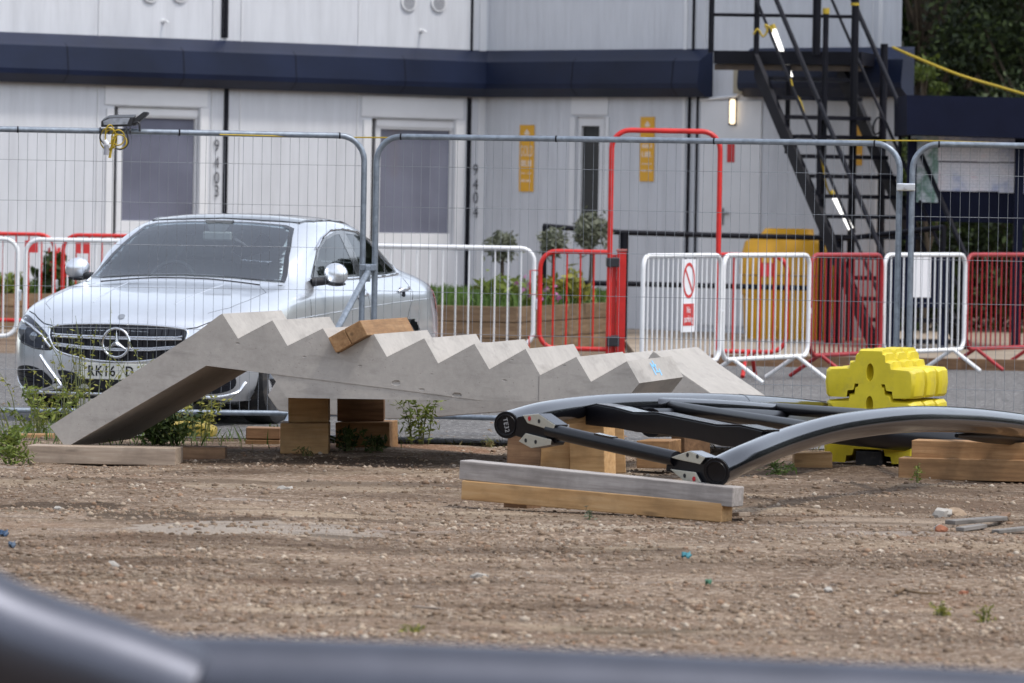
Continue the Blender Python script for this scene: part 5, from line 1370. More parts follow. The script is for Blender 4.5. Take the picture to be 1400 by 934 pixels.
ST = [
 (0.00, [(.48, .24), (.54, .29), (.58, .40), (.56, .50), (.53, .565), (.48, .60), (.38, .622), (.27, .634), (.14, .640), (0, .643)]),
 (.045, [(.60, .20), (.665, .27), (.70, .41), (.68, .53), (.645, .615), (.58, .665), (.45, .692), (.31, .706), (.16, .713), (0, .716)]),
 (.12, [(.69, .18), (.755, .265), (.785, .42), (.775, .565), (.735, .665), (.655, .715), (.51, .742), (.35, .757), (.18, .765), (0, .768)]),
 (.27, [(.76, .17), (.825, .27), (.852, .44), (.848, .61), (.812, .715), (.72, .77), (.56, .795), (.38, .811), (.19, .820), (0, .823)]),
 (.50, [(.80, .17), (.86, .28), (.885, .46), (.885, .65), (.855, .765), (.765, .825), (.58, .847), (.39, .862), (.2, .870), (0, .873)]),
 (.88, [(.82, .17), (.875, .3), (.90, .5), (.902, .70), (.88, .825), (.785, .885), (.6, .907), (.4, .922), (.2, .930), (0, .933)]),
 (1.22, [(.82, .17), (.878, .3), (.902, .52), (.905, .715), (.887, .86), (.80, .930), (.66, .955), (.44, .978), (.22, .992), (0, .996)]),
 (1.60, low + [(.82, .955), (.768, 1.07), (.69, 1.148), (.38, 1.192), (0, 1.205)]),
 (2.05, low + [(.825, .965), (.752, 1.185), (.652, 1.345), (.37, 1.396), (0, 1.410)]),
 (2.50, low + [(.825, .975), (.748, 1.205), (.64, 1.38), (.37, 1.432), (0, 1.444)]),
 (3.05, low + [(.82, .985), (.738, 1.195), (.625, 1.365), (.36, 1.418), (0, 1.430)]),
 (3.48, low + [(.80, .995), (.705, 1.165), (.585, 1.298), (.34, 1.348), (0, 1.360)]),
 (3.88, low + [(.77, 1.005), (.645, 1.095), (.52, 1.165), (.30, 1.20), (0, 1.21)]),
 (4.18, low[:4] + [(.87, .89), (.735, 1.0), (.60, 1.03), (.44, 1.055), (.24, 1.067), (0, 1.072)]),
 (4.44, [(.78, .2), (.84, .32), (.868, .52), (.86, .73), (.81, .90), (.70, .972), (.55, .998), (.38, 1.01), (.2, 1.016), (0, 1.018)]),
 (4.60, [(.70, .24), (.77, .34), (.80, .52), (.79, .73), (.745, .88), (.64, .945), (.5, .968), (.35, .978), (.18, .983), (0, .985)]),
 (4.69, [(.56, .30), (.63, .38), (.66, .52), (.64, .70), (.60, .80), (.52, .845), (.42, .858), (.3, .865), (.15, .87), (0, .872)]),
]
def interp(seq, n):
    return catmull(seq, n)
rowsK = []      # for every profile point a curve along the car
cols = [[Vector((w_, u, z)) for (w_, z) in pts] for u, pts in ST]
fine_u = []
for k in range(10): rowsK.append(interp([c[k] for c in cols], 13))
NU = len(rowsK[0]); grid = []
for i in range(NU):
    half_ = interp([rowsK[k][i] for k in range(10)], 9)
    half_[-1].x = 0
    full = half_ + [Vector((-v.x, v.y, v.z)) for v in reversed(half_[:-1])]
    grid.append(full)
NV = len(grid[0])
bv_v = [v for r in grid for v in r]; bv_f = [(i * NV + j, (i + 1) * NV + j, (i + 1) * NV + j + 1, i * NV + j + 1) for i in range(NU - 1) for j in range(NV - 1)]
bv_f += [tuple(range(NV)), tuple(reversed(range((NU - 1) * NV, NU * NV)))]
bvh = BVHTree.FromPolygons(bv_v, bv_f)
CEN = Vector((0, 2.3, .7))
def inside(p, poly):
    x, y = p; r = False; n = len(poly)
    for i in range(n):
        x0, y0 = poly[i]; x1, y1 = poly[(i + 1) % n]
        if (y0 > y) != (y1 > y) and x < (x1 - x0) * (y - y0) / (y1 - y0) + x0: r = not r
    return r
def dens(poly, step):
    out = []
    for i in range(len(poly)):
        a, b = Vector(poly[i]), Vector(poly[(i + 1) % len(poly)]); n = max(1, int((b - a).length / step))
        out += [tuple(a + (b - a) * k / n) for k in range(n)]
    return out
def smooth_poly(poly, n=4):
    P_ = [Vector((*p, 0)) for p in poly]; N = len(P_); out = []
    for i in range(N):
        p0, p1, p2, p3 = P_[i - 1], P_[i], P_[(i + 1) % N], P_[(i + 2) % N]
        for k in range(n):
            t_ = k / n; v = .5 * ((2 * p1) + (p2 - p0) * t_ + (2 * p0 - 5 * p1 + 4 * p2 - p3) * t_ * t_ + (3 * p1 - p0 - 3 * p2 + p3) * t_ ** 3); out.append((v.x, v.y))
    return out
def cast(a, b, mode):
    if mode == 'front': o, d = Vector((a, -2, b)), Vector((0, 1, 0))
    elif mode == 'left': o, d = Vector((3, a, b)), Vector((-1, 0, 0))
    elif mode == 'right': o, d = Vector((-3, a, b)), Vector((1, 0, 0))
    elif mode == 'top': o, d = Vector((a, b, 4)), Vector((0, 0, -1))
    elif mode == 'rear': o, d = Vector((a, 8, b)), Vector((0, -1, 0))
    loc, n, i, dist = bvh.ray_cast(o, d)
    if loc is None: return None, None
    if n.dot(d) > 0: n = -n
    return loc, n
def patch(poly, mode, off, name, mat, parent=None, step=.045, thick=0.0):
    bd = dens(poly, step); xs_ = [p[0] for p in bd]; ys_ = [p[1] for p in bd]
    inn = []
    x = min(xs_) + step * .5
    while x < max(xs_):
        y = min(ys_) + step * .5
        while y < max(ys_):
            if inside((x, y), bd) and min((Vector(b) - Vector((x, y))).length for b in bd) > step * .45: inn.append((x, y))
            y += step
        x += step
    pts = [Vector(p) for p in bd + inn]; n = len(bd)
    vs, es, fs, *_r = delaunay_2d_cdt(pts, [(i, (i + 1) % n) for i in range(n)], [], 1, 1e-6)
    m = MB(); good = {}
    for i, p in enumerate(vs):
        loc, nn = cast(p.x, p.y, mode)
        if loc is None: continue
        good[i] = len(m.v); m.v.append(loc + nn * off)
    for f in fs:
        if all(i in good for i in f): m.f.append(tuple(good[i] for i in f)); m.mi.append(0)
    o = m.build(name, mat, parent or car, local=True, smooth=180)
    # face outwards
    s = sum((p_.normal.dot(p_.center - CEN) for p_ in o.data.polygons))
    if s < 0: o.data.flip_normals()
    if thick:
        sd_ = o.modifiers.new('thick', 'SOLIDIFY'); sd_.thickness = thick; sd_.offset = 1
    return o
def strip(pts2, mode, off, r, name, mat, parent=None, n=6):
    out = []
    for a, b in dens_open(pts2, .03):
        loc, nn = cast(a, b, mode)
        if loc is not None: out.append(loc + nn * off)
    m = MB(); m.tube(out, r, n); return m.build(name, mat, parent or car, local=True, smooth=60)
def dens_open(pts, step):
    out = []
    for a, b in zip(pts, pts[1:]):
        a, b = Vector(a), Vector(b); n = max(1, int((b - a).length / step)); out += [tuple(a + (b - a) * k / n) for k in range(n)]
    return out + [tuple(pts[-1])]

WS = dens([(-.735, .972), (-.36, .998), (0, 1.006), (.36, .998), (.735, .972), (.70, 1.07), (.64, 1.22), (.572, 1.345), (.50, 1.368), (.25, 1.384), (0, 1.388), (-.25, 1.384), (-.50, 1.368), (-.572, 1.345), (-.64, 1.22), (-.70, 1.07)], .06)
FW = [(1.68, 1.005), (1.80, 1.095), (1.98, 1.205), (2.2, 1.285), (2.46, 1.325), (2.61, 1.332), (2.69, 1.005)]
RW = [(2.77, 1.008), (2.69, 1.332), (2.95, 1.322), (3.18, 1.285), (3.33, 1.245), (3.40, 1.015)]
QW = [(3.46, 1.018), (3.40, 1.215), (3.55, 1.145), (3.70, 1.065), (3.715, 1.025)]
RG = smooth_poly([(-.60, 1.08), (0, 1.085), (.60, 1.08), (.50, 1.30), (.25, 1.335), (0, 1.34), (-.25, 1.335), (-.50, 1.30)], 3)
def shrink(poly, d):
    cx = sum(p[0] for p in poly) / len(poly); cy = sum(p[1] for p in poly) / len(poly)
    return [(cx + (x - cx) * (1 - d), cy + (y - cy) * (1 - d)) for x, y in poly]
WSs, RGs = shrink(WS, .06), shrink(RG, .06); SD = [shrink(q, .08) for q in (FW, RW, QW)]
body = MB(); body.v = bv_v
for f in bv_f:
    if len(f) == 4:
        c = sum((bv_v[i] for i in f), Vector()) / 4; u_ = c.y
        if 1.15 < u_ < 2.2 and inside((c.x, c.z), WSs) and c.z > .99: continue
        if 3.2 < u_ < 4.3 and inside((c.x, c.z), RGs): continue
        if abs(c.x) > .55 and any(inside((c.y, c.z), q) for q in SD): continue
        if abs(c.x) > .62 and c.z < .75 and any((u_ - a) ** 2 + (c.z - .325) ** 2 < .365 ** 2 for a in (.80, 3.64)): continue
    body.f.append(f); body.mi.append(0)
body.f.pop(); body.f.pop(); body.mi.pop(); body.mi.pop()
body.f.append(tuple(range(NV))); body.f.append(tuple(reversed(range((NU - 1) * NV, NU * NV)))); body.mi += [0, 0]
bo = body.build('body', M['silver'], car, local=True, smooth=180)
if sum((p_.normal.dot(p_.center - CEN) for p_ in bo.data.polygons)) < 0: bo.data.flip_normals()
# glass with dark borders
fr_ = lambda poly, s: poly
def border(poly, ins, mode, off, name, mat, parent):
    """ring between a window outline and its shrunken copy"""
    a = dens(poly, .05); n = len(a); cx = sum(p[0] for p in a) / n; cy = sum(p[1] for p in a) / n
    m = MB(); ok = True; ring = []
    for k in range(3):
        row = []
        for x, y in a:
            s = 1 - ins * k / 2; loc, nn = cast(cx + (x - cx) * s, cy + (y - cy) * s, mode)
            if loc is None: return None
            row.append(loc + nn * off)
        ring.append(row + [row[0]])
    m.grid(ring); o = m.build(name, mat, parent, local=True, smooth=180)
    if sum((p_.normal.dot(p_.center - CEN) for p_ in o.data.polygons)) < 0: o.data.flip_normals()
    return o
ws = patch(WS, 'front', .004, 'windscreen', M['windscreen'])
border(WS, .045, 'front', .0065, 'black_border', M['gloss_black'], ws)
rw = patch(RG, 'rear', .004, 'rear_window', M['side_glass'])
for md in ('left', 'right'):
    for nm, q in (('door_window', FW), ('door_window', RW), ('quarter_window', QW)):
        g_ = patch(q, md, .003, nm, M['side_glass']); border(q, .11, md, .005, 'seal', M['gloss_black'], g_)
    patch([(2.68, 1.005), (2.60, 1.332), (2.70, 1.332), (2.78, 1.007)], md, .0045, 'door_pillar', M['gloss_black'])
    patch([(3.395, 1.015), (3.325, 1.247), (3.405, 1.214), (3.465, 1.017)], md, .0045, 'door_pillar', M['gloss_black'])
    strip([(1.62, .988), (2.4, .99), (3.2, .998), (3.74, 1.012), (3.725, 1.065), (3.55, 1.158), (3.33, 1.262), (3.05, 1.322), (2.7, 1.346), (2.4, 1.336), (2.15, 1.285), (1.95, 1.205)], md, .007, .008, 'window_trim', M['chrome'])
    # doors: shut lines, handles, crease
    for q in ([(1.42, .86), (1.40, .6), (1.44, .3)], [(2.70, .97), (2.73, .6), (2.73, .26)], [(3.78, .985), (3.76, .88), (3.62, .74), (3.50, .55), (3.46, .3)]):
        strip(q, md, .0, .0022, 'shut_line', M['joint'])
    for u_, z_ in ((2.52, .86), (3.52, .885)):
        loc, nn = cast(u_, z_, md); mh = MB(); mh.tube([loc + nn * .006 + Vector((0, -.095, 0)), loc + nn * .032 + Vector((0, -.07, .004)), loc + nn * .034 + Vector((0, .06, .008)), loc + nn * .006 + Vector((0, .095, .008))], [.012, .015, .015, .012], 10)
        h_ = mh.build('door_handle', M['silver'], car, local=True, smooth=60)
        patch([(u_ + .06 * math.cos(a), z_ + .035 * math.sin(a) - .005) for a in np.linspace(0, 6.28, 15)[:-1]], md, .0015, 'handle_cup', M['joint'], h_)
    strip([(.55, .70), (1.4, .735), (2.4, .775), (3.4, .81), (4.3, .83)], md, .0, .004, 'crease', M['silver'])
    patch([(4.36, .72), (4.33, .85), (4.40, .94), (4.58, .90), (4.62, .74)], md, .004, 'tail_lamp', simple('tail_red', (.30, .01, .015), .1, coat=.6))
    # door mirror
    s_ = 1 if md == 'left' else -1
    mm = MB(); mm.ell((s_ * .985, 1.70, 1.035), (.092, .062, .078), Matrix.Rotation(rad(12 * s_), 3, 'Y') @ Matrix.Rotation(rad(-10 * s_), 3, 'Z'), 20, 12)
    for v in mm.v:
        if v.y > 1.725: v.y = 1.725
    mr = mm.build('door_mirror', M['silver'], car, local=True, smooth=60)
    mm = MB(); mm.tube([(s_ * .82, 1.66, .975), (s_ * .93, 1.70, .985)], [.035, .028], 10); mm.ell((s_ * .985, 1.705, .965), (.075, .05, .018)); mm.build('mirror_arm', M['black_plastic'], mr, local=True, smooth=60)
    mm = MB(); mm.prism([(s_ * .795, 1.66, .965), (s_ * .80, 1.80, .965), (s_ * .765, 1.80, 1.09)], (s_ * .03, 0, 0)); mm.build('mirror_foot', M['gloss_black'], mr, local=True)
# roof panel and bonnet details
patch(smooth_poly([(-.55, 2.10), (0, 2.06), (.55, 2.10), (.57, 2.6), (.53, 3.25), (0, 3.32), (-.53, 3.25), (-.57, 2.6)], 2), 'top', .006, 'glass_roof', M['gloss_black'], step=.07)
for s_ in (1, -1):
    strip([(s_ * .62, 1.14), (s_ * .73, .95), (s_ * .72, .6), (s_ * .68, .36), (s_ * .58, .20)], 'top', -.001, .0022, 'bonnet_line', M['joint'])
    strip([(s_ * .36, 1.1), (s_ * .33, .7), (s_ * .30, .3)], 'top', -.002, .006, 'bonnet_crease', M['silver'])
    strip([(s_ * .56, 2.1), (s_ * .58, 2.5), (s_ * .56, 3.0), (s_ * .53, 3.3)], 'top', .002, .009, 'roof_rail', M['gloss_black'])
    wp = [(s_ * .10 - .05, 1.05), (s_ * .10 + .45, 1.035)] if s_ > 0 else [(-.55, 1.035), (-.05, 1.05)]
strip([(-.6, 1.185), (-.2, 1.205), (.2, 1.205), (.6, 1.185)], 'top', .001, .005, 'wiper_tray', M['joint'])
# grille
GR = smooth_poly([(-.505, .615), (-.47, .66), (-.25, .678), (0, .682), (.25, .678), (.47, .66), (.505, .615), (.47, .525), (.40, .478), (.2, .438), (0, .428), (-.2, .438), (-.40, .478), (-.47, .525)], 4)
gg = patch(GR, 'front', .004, 'grille', M['grille_black'], step=.03)
m = MB(); pts = []
for a, b in dens(GR, .03):
    loc, nn = cast(a, b, 'front'); pts.append(loc + nn * .006)
m.tube(pts, .009, 8, closed=True); m.build('surround', M['chrome'], gg, local=True, smooth=60)
for q in ([(-.475, .600), (-.25, .594), (0, .592), (.25, .594), (.475, .600)], [(-.455, .540), (-.25, .522), (0, .514), (.25, .522), (.455, .540)]):
    for dz in (-.008, .006): strip([(a, b + dz) for a, b in q], 'front', .016, .008, 'slat', M['chrome'], gg)
for k in range(-10, 11):
    x = k * .046; zs_ = [z for z in np.linspace(.43, .68, 30) if inside((x, z), GR)]
    if len(zs_) > 3: strip([(x, zs_[1]), (x, zs_[-2])], 'front', .006, .003, 'grille_bar', M['joint'], gg)
loc, nn = cast(0, .558, 'front'); yb = loc.y - .028
bdg = MB(); bdg.tube([(.098 * math.cos(a), yb, .558 + .098 * math.sin(a)) for a in np.linspace(0, 6.2832, 41)[:-1]], .0095, 10, closed=True)
bd_ = bdg.build('badge_ring', M['chrome'], gg, local=True, smooth=60)
m = MB()
for k in range(3):
    a = rad(90 + 120 * k); tip = Vector((.094 * math.cos(a), yb, .558 + .094 * math.sin(a))); l_ = Vector((.016 * math.cos(a + 1.57), yb, .558 + .016 * math.sin(a + 1.57))); r_ = Vector((.016 * math.cos(a - 1.57), yb, .558 + .016 * math.sin(a - 1.57)))
    top_ = Vector((0, yb - .014, .558)); bk2 = Vector((0, yb + .008, .558))
    m.add([tip, l_, top_, r_, bk2], [(0, 2, 1), (0, 3, 2), (0, 1, 4), (0, 4, 3), (1, 2, 3), (1, 3, 4)])
m.build('star', M['chrome'], bd_, local=True, recalc=True)
m = MB(); m.disc((0, yb + .014, .558), (0, -1, 0), .092, .004, 32); m.build('badge_back', M['grille_black'], bd_, local=True)
# headlamps
for s_, nm in ((1, 'l'), (-1, 'r')):
    HL = smooth_poly([(s_ * .475, .505), (s_ * .52, .60), (s_ * .60, .665), (s_ * .70, .715), (s_ * .775, .728), (s_ * .82, .690), (s_ * .822, .625), (s_ * .77, .560), (s_ * .66, .515), (s_ * .55, .495)], 3)
    hb = patch(HL, 'front', .002, 'headlight', simple('headlamp_inner', (.05, .055, .07), .25, .3, .4, 12), step=.03)
    strip([(s_ * .49, .515), (s_ * .56, .595), (s_ * .66, .655), (s_ * .77, .690)], 'front', .008, .010, 'light_strip', M['chrome'], hb)
    for x, z, r_ in ((.735, .625, .045), (.63, .585, .036)):
        l2, n2 = cast(s_ * x, z, 'front'); m = MB(); m.ell(l2 - n2 * .006, (r_, r_ * .5, r_)); m.build('lens', simple('lens_glass', (.25, .28, .32), .05, .6, .2, coat=.8), hb, local=True, smooth=60)
    strip([(s_ * .50, .500), (s_ * .62, .508), (s_ * .74, .545)], 'front', .004, .006, 'edge_trim', M['gloss_black'], hb)
    strip([(s_ * .47, .66), (s_ * .56, .675), (s_ * .68, .735), (s_ * .76, .752)], 'front', .0005, .004, 'shut_line', M['joint'])
    # lower intakes and the curved silver blade
    IN = smooth_poly([(s_ * .47, .275), (s_ * .54, .235), (s_ * .68, .225), (s_ * .78, .26), (s_ * .80, .33), (s_ * .76, .375), (s_ * .66, .385), (s_ * .55, .355)], 3)
    ip = patch(IN, 'front', .004, 'side_intake', M['grille_black'], step=.03)
    for z in (.275, .305, .335): strip([(s_ * .60, z), (s_ * .76, z + .006)], 'front', .006, .0035, 'slat', M['joint'], ip)
    patch(smooth_poly([(s_ * .29, .255), (s_ * .29, .33), (s_ * .36, .355), (s_ * .435, .36), (s_ * .40, .29), (s_ * .36, .25)], 3), 'front', .004, 'inner_intake', M['grille_black'], step=.03)
    strip([(q_.x, q_.y) for q_ in catmull([(s_ * .57, .46, 0), (s_ * .52, .39, 0), (s_ * .455, .31, 0), (s_ * .41, .255, 0), (s_ * .43, .222, 0), (s_ * .54, .200, 0), (s_ * .68, .200, 0), (s_ * .79, .232, 0), (s_ * .835, .30, 0)], 4)], 'front', .0, .013, 'bumper_blade', M['silver'])
patch(smooth_poly([(-.44, .235), (0, .225), (.44, .235), (.46, .28), (.40, .30), (0, .305), (-.40, .30), (-.46, .28)], 3), 'front', .004, 'lower_intake', M['grille_black'], step=.03)
strip([(-.62, .205), (-.3, .20), (0, .198), (.3, .20), (.62, .205)], 'front', .004, .012, 'front_lip', M['chrome'])
l2, n2 = cast(0, .365, 'front')
m = MB(); m.box((0, l2.y - .02, .362), (.52, .012, .111)); pt_ = m.build('number_plate', simple('plate_white', (.62, .61, .56), .5), car, local=True, bevel=.003)
fmp = ROOTM[car.name] @ Matrix.Translation((-.105, l2.y - .0275, .360)) @ Matrix.Rotation(rad(90), 4, 'X')
text_obj('lettering', 'RK16', .10, M['joint'], pt_, fmp, .0006, sx=.84, bold=.0015, space=1.12)
fmp = ROOTM[car.name] @ Matrix.Translation((.10, l2.y - .0275, .360)) @ Matrix.Rotation(rad(90), 4, 'X')
text_obj('lettering', 'D', .10, M['joint'], pt_, fmp, .0006, sx=.84, bold=.0015)
loc, nn = cast(0, .735, 'front'); m = MB(); m.disc(loc + nn * .001, nn, .026, .002, 20); m.build('bonnet_badge', simple('badge_grey', (.35, .37, .40), .3, .6), car, local=True)
# wheels
for u_ in (.80, 3.64):
    for s_ in (1, -1):
        m = MB(); cx = s_ * .79
        rp = [(.22, -.10), (.29, -.112), (.322, -.095), (.328, -.06), (.328, .06), (.322, .095), (.29, .112), (.22, .10)]; n = 32; b = 0
        for (r_, d_) in rp:
            for k in range(n): a = 6.28318 * k / n; m.v.append(Vector((cx + d_, u_ + r_ * math.cos(a), .328 + r_ * math.sin(a))))
        L_ = len(rp)
        for i in range(L_):
            for k in range(n): m.f.append((i * n + k, i * n + (k + 1) % n, ((i + 1) % L_) * n + (k + 1) % n, ((i + 1) % L_) * n + k)); m.mi.append(0)
        wh = m.build('wheel', M['rubber'], car, local=True, smooth=40, recalc=True)
        m = MB(); m.disc((cx + s_ * .06, u_, .328), (s_, 0, 0), .218, .012, 28)
        m.build('rim', M['gloss_black'], wh, local=True)
        for k in range(5):
            a = 6.28318 * k / 5 + .3; m = MB(); p0 = Vector((cx + s_ * .085, u_, .328)); p1 = p0 + Vector((0, .205 * math.cos(a), .205 * math.sin(a))); m.tube([p0, p1], [.035, .024], 6); m.build('spoke', M['chrome'], wh, local=True)
# underbody and cabin
m = MB(); m.box2((-.62, .25, .16), (.62, 4.45, .55)); m.build('underbody', M['cabin_dark'], car, local=True)
m = MB(); m.prism([(-.74, 1.24, .60), (-.74, 1.24, .955), (-.74, 1.62, .965), (-.74, 1.82, .86), (-.74, 1.82, .6)], (1.48, 0, 0)); m.build('dashboard', M['cabin_dark'], car, local=True)
for s_ in (1, -1):
    m = MB(); x = s_ * .37
    m.box((x, 2.62, .80), (.50, .15, .62), Matrix.Rotation(rad(-14), 3, 'X')); m.box((x, 2.35, .55), (.52, .55, .14)); se = m.build('seat', M['cloth'], car, local=True, bevel=.05)
    m = MB(); m.box((x, 2.74, 1.20), (.27, .10, .19), Matrix.Rotation(rad(-10), 3, 'X')); m.build('headrest', M['cloth'], se, local=True, bevel=.04)
m = MB(); m.box((0, 3.45, .80), (1.25, .16, .55), Matrix.Rotation(rad(-18), 3, 'X')); m.box((0, 3.2, .55), (1.25, .5, .14)); m.build('rear_seat', M['cloth'], car, local=True, bevel=.05)
m = MB(); cz = Matrix.Translation((-.37, 1.98, .93)) @ Matrix.Rotation(rad(65), 4, 'X')
m.tube([cz @ Vector((.18 * math.cos(a), .18 * math.sin(a), 0)) for a in np.linspace(0, 6.2832, 29)[:-1]], .015, 8, closed=True); m.tube([cz @ Vector((-.17, 0, 0)), cz @ Vector((.17, 0, 0))], .02, 6); m.build('steering_wheel', M['cabin_dark'], car, local=True, smooth=60)
m = MB(); m.box((0, 1.93, 1.285), (.22, .03, .065)); mr_ = m.build('inner_mirror', M['lining'], car, local=True, bevel=.012)
m = MB(); m.prism([(-.11, 1.96, 1.40), (.11, 1.96, 1.40), (.06, 1.92, 1.315), (-.06, 1.92, 1.315)], (0, .03, 0)); m.build('sensor_housing', M['cabin_dark'], mr_, local=True, bevel=.006)
# ------------------------------------------------------------------ weeds and litter
def weed(name, label, px, py, wpx, hpx, nst, nl, mat, size, Y=None, lean=0.0, group=None, aspect=.35, cat='weed', stemr=.004):
    b_ = G(px, py) if Y is None else P(px, py, Y)
    b_.z = gh(b_.x, b_.y); s = F / b_.y; W_, H_ = wpx / s, hpx / s
    root = thing(name, label, cat, b_, group=group); m = MB(); pos = []
    for k in range(nst):
        a = random.uniform(0, 6.28); r0 = random.uniform(0, .25) * W_; sp_ = random.uniform(.1, .5) * W_
        p0 = b_ + Vector((math.cos(a) * r0, math.sin(a) * r0 * .6, -.01)); hh = H_ * random.uniform(.45, 1)
        p2 = p0 + Vector((math.cos(a) * sp_ + lean * hh, math.sin(a) * sp_ * .6, hh)); p1 = (p0 + p2) / 2 + Vector((-math.cos(a) * sp_ * .2, 0, hh * .12))
        pts = catmull([p0, p1, p2], 5); m.tube(pts, [stemr * (1 - .07 * i) for i in range(len(pts))], 4)
        for j in range(nl):
            f_ = random.uniform(.12, 1) ** .8; q = pts[min(len(pts) - 1, int(f_ * (len(pts) - 1)))]
            sp2 = size * (1.5 - .8 * f_)
            pos.append(tuple(q + Vector((random.gauss(0, sp2 * .6), random.gauss(0, sp2 * .6), random.gauss(0, sp2 * .35)))))
    m.build('stems', M['stem'], root)
    v, f = leaves(np.array(pos), size, .35, aspect); v[:, 2] = np.maximum(v[:, 2], b_.z - .01); np_mesh('leaves', v, f, mat, root)
    return root
gwd = 'weeds growing round the fence and the timbers'
weed('weed', 'sprawling yellow weed across the left bumper corner of the car', 40, 620, 150, 90, 12, 24, M['leaf_yellow'], .03, 33.3, group=gwd)
weed('weed', 'fine yellow weed between the left headlamp and the grille', 80, 621, 90, 120, 8, 20, M['leaf_yellow'], .026, 33.5, lean=.1, group=gwd)
weed('weed', 'tall straggly yellow weed in front of the car grille', 118, 622, 150, 170, 13, 24, M['leaf_yellow'], .035, 33.0, group=gwd)
weed('weed', 'loose yellow weed under the car number plate', 215, 618, 150, 140, 12, 22, M['leaf_yellow'], .034, 33.2, lean=.12, group=gwd)
weed('weed', 'bushy green weed below the left headlamp of the car', 60, 625, 120, 90, 12, 26, M['leaf_green'], .045, 32.8, group=gwd)
weed('weed', 'leafy green weed at the left picture edge', 8, 636, 60, 60, 10, 22, M['leaf_green'], .05, 31.0, group=gwd)
weed('weed', 'low pale grass clump left of the long plank', 20, 640, 50, 40, 10, 16, M['leaf_green'], .045, 30.2, group=gwd)
weed('weed', 'thin tall weed with seed heads against the car bonnet', 148, 622, 40, 225, 3, 12, M['leaf_yellow'], .022, 33.3, group=gwd)
weed('weed', 'thin weed with a brown seed head left of the badge', 105, 624, 30, 200, 2, 12, M['leaf_yellow'], .022, 33.4, group=gwd)
weed('weed', 'dark bushy weed under the slanting stair landing', 222, 618, 100, 62, 16, 34, M['leaf_deep'], .06, 31.9, group=gwd)
weed('weed', 'yellow green weed behind the stair landing', 275, 610, 90, 72, 10, 26, M['leaf_yellow'], .036, 33.0, group=gwd)
weed('weed', 'bright green feathery weed right of the timber pile', 574, 618, 62, 82, 8, 40, M['leaf_green'], .05, 31.7, group=gwd, aspect=.25)
weed('weed', 'small green weed between the car bumper and the timber pile', 374, 590, 20, 44, 4, 26, M['leaf_green'], .035, 32.9, group=gwd)
weed('weed', 'small dark weed in front of the far timber block', 478, 620, 45, 36, 7, 24, M['leaf_deep'], .045, 31.1, group=gwd)
weed('weed', 'small dark weed at the right corner of the timber pile', 513, 622, 34, 30, 6, 22, M['leaf_deep'], .045, 31.1, group=gwd)
weed('weed', 'dry sprig by the foot of the near timber block', 418, 622, 24, 16, 5, 10, M['dry_grass'], .03, 30.8, group=gwd)
weed('weed', 'low green tuft behind the cross beam of the track', 966, 622, 40, 24, 7, 16, M['leaf_green'], .045, 30.5, group=gwd)
weed('weed', 'grassy green tuft under the rising near rail', 1066, 645, 42, 24, 12, 12, M['grass'], .05, 30.3, group=gwd, aspect=.15)
weed('weed', 'thin upright weed before the long brown timbers', 1254, 657, 10, 32, 3, 26, M['leaf_green'], .022, 29.6, group=gwd)
weed('weed', 'tiny weed in front of the orange timber', 806, 716, 10, 22, 2, 12, M['leaf_olive'], .025, 25.4, group=gwd)
weed('weed', 'pale sprig low in the gravel near the bottom right corner', 1285, 838, 26, 26, 5, 20, M['leaf_yellow'], .02, group=gwd)
weed('weed', 'greener sprig beside the pale one near the bottom right corner', 1346, 846, 18, 28, 4, 22, M['leaf_yellow'], .02, group=gwd)
weed('weed', 'sparse sprig low in the gravel above the near tube', 565, 862, 46, 18, 7, 12, M['leaf_yellow'], .018, group=gwd)
weed('weed', 'dry weed stalks between the timber pile and the track', 672, 612, 26, 22, 6, 8, M['dry_grass'], .03, 32.2, group=gwd)
# green ground cover under the fence at the left
r_ = np.random.default_rng(8)
def gpt(r):
    while 1:
        x = r.normal(-2.7, .55); y = r.uniform(31.2, 33.6)
        return x, y, gh(x, y)
v, f = grass('g', '', gpt, 420, .09, None, 12); o = np_mesh('weed_cover', v, f, M['grass']); setp(o, 'low green ground cover under the fence beside the car', None, None, 'stuff')
def gpt2(r):
    x = r.uniform(-2, 3.6); y = 32.75 + r.normal(0, .22); return x, y, gh(x, y)
v, f = grass('g', '', gpt2, 700, .045, None, 13); o = np_mesh('dry_fringe', v, f, M['dry_grass']); setp(o, 'sparse dry grass fringe where the gravel meets the asphalt', None, None, 'stuff')

def rock(px, py, size, label, mat, flat=.6, cat='stone', name='stone', group=None):
    b_ = G(px, py); b_.z = gh(b_.x, b_.y); m = MB(); bm = bmesh.new(); bmesh.ops.create_icosphere(bm, subdivisions=2, radius=1)
    vs = [b_ + Vector((v.co.x * size, v.co.y * size * .8, v.co.z * size * flat + size * flat * .35)) * 1.0 + Vector(noise.noise_vector(v.co * 1.4 + Vector((px, py, 0)))) * size * .35 for v in bm.verts]
    m.add(vs, [[v.index for v in f.verts] for f in bm.faces]); bm.free()
    o = m.build(name, mat, smooth=30); setp(o, label, cat, group); return o
M['pale_stone'] = simple('pale_stone', (.36, .335, .30), .9, 0, .2, 20, bump=.4); M['brick'] = simple('brick_piece', (.28, .11, .06), .9, 0, .25, 20, bump=.5)
M['tan_stone'] = simple('tan_stone', (.30, .22, .15), .9, 0, .25, 14, bump=.5)
rock(655, 782, .038, 'pale flat stone lying alone in the middle of the gravel', M['pale_stone'], .4)
rock(1288, 708, .05, 'pale lump of rubble left of the grey wood scraps', M['pale_stone'], .7)
rock(1305, 702, .06, 'tan lump of rubble behind the pale lump', M['tan_stone'], .55)
rock(1287, 731, .03, 'red brick fragment in front of the wood scraps', M['brick'], .8)
rock(1283, 729, .026, 'grey stone touching the red brick fragment', M['concrete'], .9)
rock(155, 770, .03, 'white stone on the gravel above the slanting near tube', M['pale_stone'], .5)
